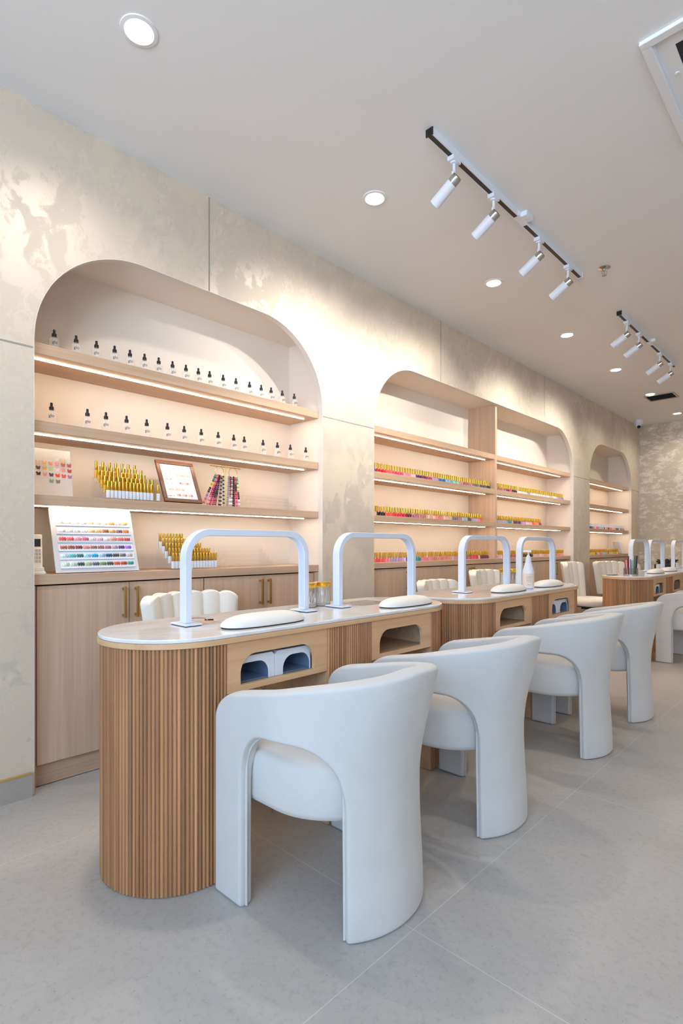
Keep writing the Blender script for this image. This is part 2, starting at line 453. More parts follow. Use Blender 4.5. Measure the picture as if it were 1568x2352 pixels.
def handle_bm(vert, L):
    m = MB()
    if vert:
        m.box(0.022, 0.031, -0.005, 0.005, -L/2, L/2)
        for s in (-1, 1): m.box(0, 0.024, -0.006, 0.006, s*(L/2-0.012)-0.006, s*(L/2-0.012)+0.006)
    else:
        m.box(0.022, 0.031, -L/2, L/2, -0.005, 0.005)
        for s in (-1, 1): m.box(0, 0.024, s*(L/2-0.012)-0.006, s*(L/2-0.012)+0.006, -0.006, 0.006)
    return m
def cabinet(y0, y1, label, nd, hpos, group, drawer=False):
    """base cabinet unit: carcass, plinth, doors with bar handles"""
    w = y1-y0
    r = thing('base_cabinet', label, 'cabinet', (XS, y0, 0), 0, group)
    m = MB(); D = XN-XS
    m.box(D+0.002, -0.022, 0, w, 0.10, 0.904)
    m.build('body', M['slot'], r)
    m = MB(); m.box(D+0.002, -0.030, 0, w, 0.004, 0.10); m.build('plinth', M['shelfw'], r)
    dz0, dz1 = 0.105, 0.901
    for i in range(nd):
        a, b = w*i/nd + 0.0015, w*(i+1)/nd - 0.0015
        if drawer:
            zs = [(dz1-0.16, dz1), (dz0, dz1-0.163)]
        else: zs = [(dz0, dz1)]
        for q, (za, zb) in enumerate(zs):
            m = MB(); m.box(-0.022, -0.004, a, b, za, zb)
            dn = 'drawer' if drawer and q == 0 else 'door'
            d = m.build(dn, M['cab'], r, bevel=0.001)
            if dn == 'drawer': h = handle_bm(False, 0.12).build('handle', M['brass'], d); h.location = (-0.004, (a+b)/2, zb-0.05)
            else:
                h = handle_bm(True, 0.155).build('handle', M['brass'], d, bevel=0.001)
                h.location = (-0.004, (b-0.03) if hpos[i] > 0 else (a+0.03), zb-0.097)
    return r
gc = 'ash veneer base cabinets under the niches'
def side_panel(y0, y1, label):
    m = MB(); m.box(XN, XS, y0, y1, 0, 0.904); return tag(m.build('cabinet_end_panel', M['cab']), label, 'panel')
side_panel(0.762, 0.780, 'narrow wooden end panel at left side of near niche cabinets')
side_panel(2.468, 2.502, 'narrow wooden end panel at right side of near niche cabinets')
cabinet(0.784, 1.628, 'left double-door cabinet in the near niche, brass bar handles', 2, (1,-1), gc)
cabinet(1.632, 2.464, 'right double-door cabinet in the near niche behind the cream chair', 2, (1,-1), gc)
YS2 = [3.035, 3.99, 4.945, 5.895, 6.843]
for i, w in enumerate(('leftmost', 'second from left', 'third from left', 'rightmost')):
    cabinet(YS2[i]+0.001, YS2[i+1]-0.001, '%s double-door base cabinet under the wide niche' % w, 2, (1,-1), gc)
cabinet(7.405, 8.298, 'left base cabinet with tall doors under the far niche', 2, (1,-1), gc)
cabinet(8.302, 9.185, 'right base cabinet with drawers on top under the far niche', 2, (1,-1), gc, True)
for (y0, y1, zt), n_ in zip(ARCH, nm):
    m = MB(); m.box(XN+0.001, XS+0.004, y0+0.004, y1-0.004, ZC-0.044, ZC)
    tag(m.build('cabinet_worktop', M['shelfw'], bevel=0.0015), 'long ash wood worktop over the cabinets in the %s' % n_, 'worktop', 'wooden worktops in the niches')

# ------------------------------------------------------------------ nail polish rows
def polish_proto(capmat, name, ch, cr):
    m = MB(); m.prism(rrect(-0.0125, 0.0125, -0.0125, 0.0125, 0.005, 3), 0, 0.029)
    m.prism(rrect(-0.0055, 0.0055, -0.0055, 0.0055, 0.004, 3), 0.029, 0.036)
    b = m.build(name, M['varnish'], smooth=40, bevel=0.002)
    tag(b, 'x', 'nail polish', 'x')
    m = MB(); m.lathe([(cr*0.96, 0.034), (cr, 0.036), (cr, 0.034+ch-0.001), (cr*0.93, 0.034+ch), (0, 0.034+ch)], 16)
    m.build('cap', capmat, b, smooth=30)
    return b
PG = polish_proto(M['gold'], 'nail_polish_bottle', 0.042, 0.0085)
PWt = polish_proto(M['white'], 'white_cap_polish_bottle', 0.040, 0.011)
PAL = {
 'purple': (112,74,150), 'coral': (240,96,92), 'red': (214,34,58), 'hot pink': (236,72,120), 'orange-red': (240,84,62), 'pink': (246,150,168), 'pale pink': (246,202,206),
 'dark purple': (66,46,104), 'plum': (120,40,92), 'magenta': (188,44,110), 'lavender': (196,160,214), 'blue': (52,104,176), 'sky blue': (130,184,220), 'mint': (126,208,186),
 'teal': (48,164,168), 'mauve': (176,112,134), 'rose': (206,112,124), 'grey': (128,122,130), 'slate': (84,88,104), 'black': (34,30,36), 'maroon': (112,26,44), 'nude': (232,184,166),
 'peach': (246,196,176), 'white': (238,236,238), 'lilac grey': (178,172,196), 'yellow': (248,206,60), 'brown': (112,58,54), 'dusty rose': (196,126,128), 'green': (70,168,84), 'lime': (206,214,90),
 'orange': (246,150,80), 'pale blue': (176,206,216), 'gold': (214,176,40), 'olive': (112,100,34), 'salmon': (246,150,140), 'wine': (96,32,52)}
firstP = {'g': True, 'w': True}
def row(y0, y1, n, z, runs, where, group, kind='g', x=-2.685):
    tot = sum(r[1] for r in runs); seq = []
    for c, k in runs: seq += [c]*k
    for i in range(n):
        c = seq[min(len(seq)-1, int(i*len(seq)/n))]
        proto = PG if kind == 'g' else PWt
        if firstP[kind]: o = proto; firstP[kind] = False
        else: o = dup(proto)
        y = y0 + (y1-y0)*i/(n-1) + random.uniform(-0.002, 0.002)
        o.location = (x + random.uniform(-0.003, 0.003), y, z)
        o.rotation_euler = (0, 0, random.uniform(-0.06, 0.06))
        p = PAL[c]; j = random.uniform(0.9, 1.08)
        o.color = tuple(min(1, lin(min(255, q*j))) for q in p) + (1,)
        o['label'] = '%s polish bottle, %s from left, %s' % (c, ordn(i+1), where); o['group'] = group
row(3.145, 4.90, 53, Z2, [('purple',1),('red',3),('coral',3),('hot pink',4),('pink',3),('pale pink',2),('dark purple',3),('plum',3),('magenta',2),('lavender',3),('blue',3),('sky blue',3),('mint',5),('pink',2),('mauve',3),('dusty rose',2),('grey',4),('slate',4),('black',3)], 'middle shelf, left half of wide niche', 'polish bottles on the middle shelf left of divider')
row(3.145, 4.745, 48, Z3, [('pale pink',1),('black',3),('orange-red',3),('red',6),('maroon',2),('mauve',4),('dusty rose',3),('nude',5),('salmon',5),('peach',4),('grey',3),('mauve',3),('pale blue',3),('slate',3),('lilac grey',3),('pink',2),('coral',2)], 'lowest shelf, left half of wide niche', 'polish bottles on the lowest shelf left of divider')
row(3.145, 4.875, 52, ZC, [('coral',4),('pink',2),('lilac grey',2),('lavender',3),('pale pink',1),('blue',3),('mint',1),('teal',2),('pink',6),('salmon',8),('nude',3),('lavender',3),('mauve',3),('rose',3),('hot pink',4),('white',1),('brown',3),('plum',3)], 'worktop, left half of wide niche', 'polish bottles on the worktop left of divider')
row(5.02, 5.475, 14, Z2, [('mauve',3),('dusty rose',3),('plum',2),('hot pink',2),('black',3)], 'left cluster, middle shelf right of divider', 'polish bottles left cluster right of divider')
row(5.56, 6.735, 36, Z2, [('white',5),('lilac grey',2),('white',22),('lavender',6)], 'long cluster, middle shelf right of divider', 'polish bottles long cluster right of divider')
row(5.02, 6.085, 32, Z3, [('lilac grey',8),('teal',3),('yellow',1),('dark purple',2),('plum',3),('lavender',4),('pale pink',4),('coral',2),('orange',3),('magenta',3)], 'lowest shelf right of divider', 'polish bottles on the lowest shelf right of divider')
row(5.02, 6.76, 50, ZC, [('pale pink',4),('mauve',4),('rose',4),('maroon',3),('brown',3),('black',6),('pale pink',6),('nude',8),('dusty rose',3),('salmon',4),('peach',3)], 'worktop right of divider in wide niche', 'polish bottles on the worktop right of divider')
row(7.66, 9.12, 34, Z3, [('black',1),('mauve',2),('pale pink',2),('hot pink',2),('pale blue',4),('wine',1),('pale pink',3),('black',1),('salmon',3),('peach',3),('maroon',2),('black',1),('white',1),('mauve',1),('slate',1),('coral',3)], 'lowest shelf of far niche, white cap', 'white-capped bottles on the far niche shelf', 'w')
row(7.66, 8.83, 32, ZC, [('lime',3),('yellow',2),('green',1),('peach',2),('orange',2),('lavender',2),('pale blue',2),('mint',2),('orange',1),('red',1),('nude',2),('lime',2),('gold',3),('olive',1),('yellow',2)], 'worktop of the far niche', 'polish bottles on the far niche worktop')

# ------------------------------------------------------------------ dropper bottles
def text_mesh(s, size, mat, name, parent, loc, rot, ext=0.0003, align='CENTER', sx=1.0):
    cu = bpy.data.curves.new(name, 'FONT'); cu.body = s; cu.size = size; cu.extrude = ext; cu.align_x = align
    to = bpy.data.objects.new(name, cu); COL.objects.link(to)
    dg = bpy.context.evaluated_depsgraph_get()
    me = bpy.data.meshes.new_from_object(to.evaluated_get(dg)); bpy.data.objects.remove(to)
    me.materials.clear(); me.materials.append(mat)
    o = bpy.data.objects.new(name, me); COL.objects.link(o); o.parent = parent; o.location = loc; o.rotation_euler = rot; o.scale = (sx, 1, 1)
    return o
FACE_X = (PI/2, 0, PI/2)     # text reading along +Y, facing +X
dr = thing('dropper_bottle', 'x', 'dropper bottle')
m = MB(); m.lathe([(0.019,0),(0.021,0.002),(0.021,0.056),(0.0195,0.060),(0.010,0.062),(0.009,0.072)], 24); m.build('glass_body', M['frost'], dr, smooth=30)
m = MB(); m.lathe([(0.0102,0.070),(0.0102,0.084),(0.0092,0.085),(0.0062,0.086),(0.0056,0.094),(0.0060,0.099),(0.0048,0.104),(0,0.1055)], 20); m.build('dropper_cap', M['black'], dr, smooth=40)
text_mesh('glo', 0.0205, M['ink'], 'logo_lettering', dr, (0.0213, 0.002, 0.034), FACE_X, sx=0.95)
ys1 = [0.879,0.976,1.071,1.16,1.239,1.317,1.396,1.476,1.557,1.635,1.708,1.799,1.889,1.989,2.078,2.156,2.248,2.35]
ys2 = [0.779,0.867,1.028,1.117,1.221,1.329,1.446,1.546,1.653,1.765,1.873,1.949,2.092,2.207,2.316,2.452]
first = True
for ys, z, w, x in ((ys1, Z1, 'top', -2.712), (ys2, Z2, 'middle', -2.702)):
    for i, y in enumerate(ys):
        o = dr if first else dup(dr); first = False
        o.location = (x, y*abs(x)/2.7, z); o.rotation_euler = (0, 0, random.uniform(-0.5, -0.25))
        o['label'] = 'clear dropper bottle with black bulb, %s from left on %s shelf of near niche' % (ordn(i+1), w)
        o['group'] = 'dropper bottles on the %s shelf' % w

# ------------------------------------------------------------------ stepped acrylic stands with gold bottles
def stand(name, label, y0, y1, z, tiers, hstep, dstep, group=None, x0=-2.65):
    r = thing(name, label, 'display stand', (x0, y0, z), 0, group)
    w = y1-y0
    for k in range(tiers):
        m = MB(); xa = -dstep*k
        m.box(xa-dstep+0.002, xa, 0, w, 0.004+hstep*k, 0.007+hstep*k)
        m.box(xa-0.002, xa, 0, w, 0.0+hstep*max(0,k-1)+(0.007 if k else 0), 0.0065+hstep*k+0.018)
        m.build('tier', M['acrylic'], r)
    for s in (0, w-0.003):
        m = MB()
        for k in range(tiers): m.box(-dstep*(k+1), -dstep*k-0.0005, s, s+0.003, 0, 0.0035+hstep*k)
        m.build('side_panel', M['acrylic'], r)
    return r
def slim(name, bodymat, label):
    r = thing(name, label, 'bottle')
    m = MB(); m.prism(rrect(-0.008, 0.008, -0.0078, 0.0078, 0.003, 3), 0, 0.038); m.build('body', bodymat, r, smooth=40)
    m = MB(); m.lathe([(0.0066,0.038),(0.0070,0.039),(0.0070,0.082),(0.0064,0.083),(0,0.083)], 14); m.build('cap', M['gold'], r, smooth=30)
    return r
sw = slim('cuticle_oil_bottle', M['white'], 'x'); so = slim('gold_oil_bottle', M['oil'], 'x')
usedw = usedo = False
stand('bottle_stand', 'clear stepped stand full of yellow and gold bottles beside framed price sign', 1.095, 1.39, Z3, 5, 0.028, 0.036)
stand('bottle_stand', 'clear stepped stand full of gold-capped bottles on the near niche worktop', 1.445, 1.75, ZC, 5, 0.027, 0.036)
T = ['front','second','third','fourth','back']
for k, n_ in enumerate((15, 12, 12, 8, 7)):
    for i in range(n_):
        white = (k == 0)
        if k == 0 and i == 13: continue
        src = sw if white else so
        if white:
            o = src if not usedw else dup(src); usedw = True
        else:
            o = src if not usedo else dup(src); usedo = True
        sp = (0.0187, 0.0225, 0.0200, 0.0315, 0.0335)[k]
        o.location = (-2.668-0.036*k, 1.110 + sp*i + 0.004, Z3+0.0075+0.028*k)
        o['label'] = '%s from left, %s tier of stand by framed sign' % (('white and gold bottle, ' if white else 'yellow and gold bottle, ') + ordn(i+1), T[k])
        o['group'] = 'bottles on the yellow stand %s tier' % T[k]
for k, n_ in enumerate((15, 14, 12, 9, 8)):
    for i in range(n_):
        o = dup(sw); sp = 0.0188
        o.location = (-2.668-0.036*k, 1.462 + sp*i, ZC+0.0075+0.027*k)
        o['label'] = 'gold-capped white bottle, %s from left, %s tier of worktop stand' % (ordn(i+1), T[k])
        o['group'] = 'bottles on the worktop stand %s tier' % T[k]
stand('empty_stand', 'empty clear stepped stand on lowest shelf beside the swatch rings', 1.985, 2.36, Z3, 4, 0.026, 0.04)
stand('empty_stand', 'empty clear stepped stand on near niche worktop, right of gold bottles', 1.80, 2.16, ZC, 5, 0.027, 0.036)

# ------------------------------------------------------------------ framed sign
def lean(y0, xb, zb, xt, zt):
    """matrix: local (u along Y, v up the slope, w out of the face)"""
    up = Vector((xt-xb, 0, zt-zb)); L = up.length; up.normalize()
    right = Vector((0,1,0)); nrm = right.cross(up); 
    Mx = Matrix(((right.x, up.x, nrm.x, xb), (right.y, up.y, nrm.y, y0), (right.z, up.z, nrm.z, zb), (0,0,0,1)))
    return Mx, L
Mx, L = lean(1.412, -2.672, Z3+0.004, -2.785, 1.548)
sg = thing('framed_sign', 'dark wood framed price sign leaning on the lowest shelf of near niche', 'sign'); sg.matrix_world = Mx
W = 0.228
m = MB(); fw = 0.021
m.box(0, W, 0, fw, 0, 0.014); m.box(0, W, L-fw, L, 0, 0.014); m.box(0, fw, fw, L-fw, 0, 0.014); m.box(W-fw, W, fw, L-fw, 0, 0.014)
m.build('frame', M['framew'], sg, bevel=0.002)
m = MB(); m.box(fw-0.002, W-fw+0.002, fw-0.002, L-fw+0.002, 0.002, 0.007); pp = m.build('paper', M['paper'], sg)
text_mesh('MANICURE', 0.0125, M['ink'], 'title_lettering', sg, (0.032, L-fw-0.022, 0.0071), (0,0,0), align='LEFT', ext=0.0002)
text_mesh('MIN. 5*', 0.0125, M['ink'], 'price_lettering', sg, (0.030, fw+0.013, 0.0071), (0,0,0), align='LEFT', ext=0.0002)
text_mesh('$5.00', 0.009, M['greym'], 'note_lettering', sg, (0.155, fw+0.034, 0.0071), (0,0,0), align='LEFT', ext=0.0002)
def nails(m, u0, v0, n, du, w, h, cols, z=0.0072, t=0.002):
    for i in range(n):
        c = cols[i % len(cols)]
        fs = []
        pts = [(u0+du*i + w*math.cos(2*PI*k/10), v0 + h*math.sin(2*PI*k/10)) for k in range(10)]
        m.paint(m.prism(pts, z, z+t), rgb(*c))
for u0, v0, cols in ((0.115,0.172,[(214,184,150),(226,206,180),(206,180,150),(196,176,160)]), (0.113,0.148,[(238,214,206),(244,228,222)]), (0.112,0.122,[(240,204,204),(226,120,130),(236,190,184),(240,214,206)])):
    m = MB(); nails(m, u0, v0, 8, 0.0105, 0.0048, 0.0075, cols, t=0.0006); m.build('nail_picture', M['swatch'], sg)
for v0, cols, u0 in ((0.080,[(206,190,170),(196,160,150),(190,186,150),(214,170,180),(226,206,200)],0.045), (0.045,[(206,186,186),(214,160,170),(196,80,96),(226,190,180),(210,196,160)],0.085)):
    m = MB(); nails(m, u0, v0, 13, 0.0075, 0.0034, 0.0085, cols, t=0.0006); m.build('nail_picture', M['swatch'], sg)
for v0 in (0.175, 0.145, 0.115):
    m = MB(); nails(m, 0.045, v0, 3, 0.012, 0.0075, 0.006, [(206,204,200),(226,224,220),(196,194,190)], t=0.0006); m.build('nail_picture', M['swatch'], sg)

# ------------------------------------------------------------------ charm board with butterfly swatches
Mx, L = lean(0.766, -2.690, Z3+0.001, -2.735, 1.532)
cb = thing('charm_board', 'clear board of coloured butterfly samples leaning on lowest shelf at far left', 'sample board'); cb.matrix_world = Mx
m = MB(); m.box(0, 0.192, 0, L, 0, 0.003)
mm, nt, b = newmat('milky acrylic'); b.inputs['Base Color'].default_value = rgb(236,232,228); b.inputs['Roughness'].default_value = 0.06; b.inputs['Coat Weight'].default_value = 0.5
t_ = N(nt, 'ShaderNodeBsdfTransparent'); x_ = N(nt, 'ShaderNodeMixShader'); x_.inputs[0].default_value = 0.3
nt.links.new(t_.outputs[0], x_.inputs[1]); nt.links.new(b.outputs[0], x_.inputs[2]); nt.links.new(x_.outputs[0], nt.nodes['Material Output'].inputs[0])
M['milky'] = mm
m.build('panel', M['milky'], cb)
BF = {(0,3):(222,206,180),(0,4):(220,176,120),(0,5):(200,206,190),(1,0):(240,190,160),(1,1):(244,180,120),(1,2):(236,140,110),(1,3):(240,150,140),(1,4):(190,100,70),(1,5):(196,90,76),
 (2,0):(110,56,48),(2,1):(226,180,100),(2,2):(190,206,130),(2,3):(244,206,206),(2,4):(240,150,134),(2,5):(196,70,76),(3,0):(84,22,32),(3,1):(220,140,130),(3,2):(84,60,80),(3,3):(230,60,40),(3,4):(216,80,74),(3,5):(150,110,150),(4,2):(120,150,130),(4,3):(130,120,80)}
for (r_, c_), q in BF.items():
    m = MB(); u = 0.048+0.0272*c_; v = (0.181, 0.158, 0.131, 0.103, 0.074)[r_] - 0.0008*c_
    pts = [(0,-0.007),(0.004,-0.0095),(0.008,-0.007),(0.0075,-0.002),(0.010,0.003),(0.0095,0.008),(0.005,0.0085),(0.0012,0.004),(-0.0012,0.004),(-0.005,0.0085),(-0.0095,0.008),(-0.010,0.003),(-0.0075,-0.002),(-0.008,-0.007),(-0.004,-0.0095)]
    m.prism([(u+p[0], v+p[1]) for p in pts], 0.003, 0.0055)
    o = m.build('butterfly_sample', M['tinted'], cb, bevel=0.0006); o.color = rgb(*q)

# ------------------------------------------------------------------ speckled colour swatch board
Mx, L = lean(0.874, -2.668, ZC+0.001, -2.775, 1.262)
sb = thing('swatch_board', 'large speckled white board with six rows of coloured nail swatches', 'swatch board'); sb.matrix_world = Mx
m = MB(); m.box(0, 0.395, 0, L, 0, 0.010); m.build('board', M['terr_white'], sb, bevel=0.002)
ROWS = [
 [(246,236,226)]*6+[(240,214,170),(244,226,190),(236,216,196),(244,226,204),(244,214,170),(226,160,110),(246,200,196),(240,190,140),(236,180,110),(246,214,214)],
 [(246,240,230)]*6+[(240,206,140),(236,180,110),(226,170,90),(150,100,60),(216,160,100),(196,110,60),(140,104,96),(226,130,70),(206,90,40)],
 [(240,90,90),(244,100,110),(246,160,180),(240,150,180),(220,100,130),(246,214,220),(240,150,180),(246,190,196),(248,226,224),(226,150,130),(170,90,84),(226,110,110),(206,80,76),(150,40,44)],
 [(170,96,76),(150,80,64),(216,160,160),(120,50,60),(200,130,130),(170,140,120),(130,100,90),(150,100,106),(120,70,80),(160,100,120),(176,140,170),(106,80,130),(90,60,120),(150,110,200),(170,140,220)],
 [(200,226,230),(70,180,190),(40,140,140),(30,110,110),(150,206,220),(40,170,206),(0,150,206),(150,190,226),(70,130,180),(30,80,110),(60,60,66),(80,76,80),(120,110,110),(190,186,180),(150,140,130)],
 [(206,220,200),(190,206,180),(110,130,120),(50,66,60),(160,180,130),(90,110,90),(90,96,106),(60,66,76),(110,140,80),(60,76,50),(120,90,76),(206,90,60),(176,60,40),(80,60,70),(60,150,130),(30,140,110)]]
for k in range(6):
    v = L - 0.075 - 0.0425*k - 0.012
    m = MB(); m.box(0.022, 0.378, v-0.006, v+0.030, 0.010, 0.0135); m.box(0.022, 0.378, v-0.008, v-0.005, 0.010, 0.017)
    rail = m.build('swatch_rail', M['white'], sb)
    cols = ROWS[k]
    for g_ in range(10):
        m = MB(); c0 = cols[min(len(cols)-1, int(g_*len(cols)/10))]
        for i in range(3):
            u = 0.034 + 0.0343*g_ + 0.0105*i; f = (1.12, 1.0, 0.84)[i]; c = tuple(min(255, q*f) for q in c0)
            ring = lambda s, z: [(u + 0.0056*s*math.cos(2*PI*q/12), v+0.012 + 0.0098*s*math.sin(2*PI*q/12), z) for q in range(12)]
            m.paint(m.loft([ring(1, 0.0135), ring(0.9, 0.0162), ring(0.5, 0.0176)]), rgb(*c))
        m.build('nail_swatch_set', M['swatch'], rail, smooth=50)

# ------------------------------------------------------------------ swatch rings on a T-bar
XT, YT = -2.70, 1.815
tb = thing('ring_display_stand', 'gold T-bar stand holding two rings of colour strips, right of sign', 'display stand', (XT, YT, Z3))
m = MB(); m.lathe([(0.03,0),(0.03,0.004),(0.006,0.006),(0.0022,0.007),(0.0022,0.231),(0,0.231)], 18); m.build('pole', M['gold'], tb, smooth=30)
m = MB(); m.tube([(0,-0.105,0.233),(0,0.105,0.233)], 0.0026, 8); m.build('crossbar', M['gold'], tb, smooth=40)
STR = [[(60,150,140),(240,200,60),(60,50,90),(190,130,190),(236,130,140)],[(240,120,110),(226,60,90),(240,150,170)],[(150,40,80),(60,30,60),(200,60,90)],[(40,30,70),(120,70,120),(70,40,60),(190,70,110)],[(110,60,50),(60,40,40),(150,90,80)],[(170,140,120),(90,70,60)],[(240,230,220),(70,60,60)],
       [(60,60,70),(240,236,230)]]
STR2 = [[(170,160,165),(210,200,205)],[(120,50,60),(170,100,100),(226,220,220)],[(226,222,224),(210,206,210)],[(110,30,46),(80,26,40)],[(70,30,40),(150,50,70)],[(226,90,80),(60,40,46),(226,50,90),(240,110,160)],[(246,226,210),(244,214,206)],[(90,190,170),(246,226,150),(60,60,80),(246,220,220)]]
for name_, yc, cols, sgn, w in (('swatch_ring', -0.042, STR, -1, 'left'), ('swatch_ring', 0.052, STR2, 1, 'right')):
    r = thing(name_, 'gold ring with fan of colour strips on %s arm of T-bar stand' % w, 'swatch ring', (XT, YT+yc, Z3), 0, 'swatch rings on the T-bar stand')
    rc = 0.204
    m = MB(); m.tube([(0, 0.029*math.cos(2*PI*i/28), rc+0.029*math.sin(2*PI*i/28)) for i in range(28)], 0.0012, 6, True); m.build('ring', M['gold'], r, smooth=40)
    for i, cc in enumerate(cols):
        f = i/(len(cols)-1)
        ang = (0.46*(1-f) - 0.02) if sgn < 0 else (0.06 - 0.17*f)
        top = Vector((0.004*(i % 3)-0.004 + 0.006*(i%2), -0.026+0.050*f if sgn > 0 else -0.022+0.045*f, rc-0.020-0.004*(i%2)))
        Lr = min(0.19, (top.z-0.004)/math.cos(ang))
        m = MB(); seg = 16
        R = Matrix.Translation(top) @ Matrix.Rotation(-ang, 4, 'X')
        for q in range(seg):
            z1, z0 = -Lr*q/seg, -Lr*(q+0.86)/seg
            c = cc[int(q*len(cc)/seg)] if len(cc) > 2 else cc[q % len(cc)]
            j = 0.8 if q % 2 else 1.1
            m.paint(m.box(-0.0015, 0.0015, -0.0062, 0.0062, z0, z1, R), rgb(*[min(255, t*j) for t in c]))
            m.paint(m.box(-0.0008, 0.0008, -0.003, 0.003, z1-Lr/seg, z1, R), rgb(226,222,220))
        m.build('colour_strip', M['swatch'], r)

# ------------------------------------------------------------------ cordless phone
ph = thing('cordless_phone', 'white cordless phone in its charging cradle at left of speckled board', 'phone', (-2.68, 0.800, ZC), -0.25)
m = MB(); m.prism(rrect(-0.05, 0.045, -0.035, 0.035, 0.02), 0, 0.014); m.prism(rrect(-0.05, 0.005, -0.03, 0.03, 0.012), 0.014, 0.032); m.build('cradle', M['leather'], ph, bevel=0.004)
R = Matrix.Translation((-0.008, 0, 0.022)) @ Matrix.Rotation(-0.30, 4, 'Y')
m = MB(); m.prism(rrect(-0.012, 0.012, -0.023, 0.023, 0.008), 0, 0.165, R); hs = m.build('handset', M['leather'], ph, bevel=0.004)
m = MB(); m.box(0.0115, 0.0128, -0.016, 0.016, 0.105, 0.142, R); m.build('screen', M['black'], hs)
m = MB()
for i in range(4):
    for j in range(3): m.box(0.0115, 0.0132, -0.016+0.0115*j, -0.007+0.0115*j, 0.03+0.017*i, 0.042+0.017*i, R)
m.build('keypad', M['greym'], hs)

# tablet on far worktop
tbm = thing('tablet_stand', 'white tablet propped upright on the far niche worktop', 'tablet', (-2.70, 8.99, ZC), 0.9)
R = Matrix.Rotation(-0.32, 4, 'Y')
m = MB(); m.prism(rrect(-0.006, 0.006, -0.085, 0.085, 0.005), 0.004, 0.20, R); m.build('tablet', M['white'], tbm, bevel=0.002)
m = MB(); m.box(-0.09, 0.03, -0.05, 0.05, 0, 0.006); m.build('foot', M['greym'], tbm)

# ------------------------------------------------------------------ manicure tables
HT = 0.795
def slat_strip(m, path, z0, z1, w=0.0125, seed=0):
    """half-round vertical slats along an XY polyline (outward = right of travel)"""
    rnd = random.Random(seed)
    P = [Vector((p[0], p[1])) for p in path]; d = [0]
    for a, b in zip(P, P[1:]): d.append(d[-1] + (b-a).length)
    n = max(1, round(d[-1]/w)); w = d[-1]/n
    def at(s):
        s = min(max(s, 0), d[-1]-1e-6)
        for i in range(len(P)-1):
            if d[i+1] >= s:
                f = (s-d[i])/(d[i+1]-d[i]); t = (P[i+1]-P[i]).normalized()
                return P[i].lerp(P[i+1], f), t
    for k in range(n):
        c, t = at((k+0.5)*w); nr = Vector((t.y, -t.x))
        pts = []
        for q in range(6):
            a = PI*q/5
            o = c + t*(-math.cos(a)*w*0.45) + nr*(math.sin(a)*0.0068)
            pts.append((o.x, o.y))
        o = c + t*(w*0.47) - nr*0.002; pts.append((o.x, o.y)); o = c - t*(w*0.47) - nr*0.002; pts.append((o.x, o.y))
        u = rnd.random(); v = 0.72 + 0.34*rnd.random()
        if u < 0.16: v *= 0.80
        if u > 0.90: v *= 1.10
        m.paint(m.prism(list(reversed(pts)), z0, z1), (v, v*(0.95+0.05*rnd.random()), v*(0.88+0.10*rnd.random()), 1))
def arc(cx, cy, r, a0, a1, n=28): return [(cx+r*math.cos(a0+(a1-a0)*i/n), cy+r*math.sin(a0+(a1-a0)*i/n)) for i in range(n+1)]
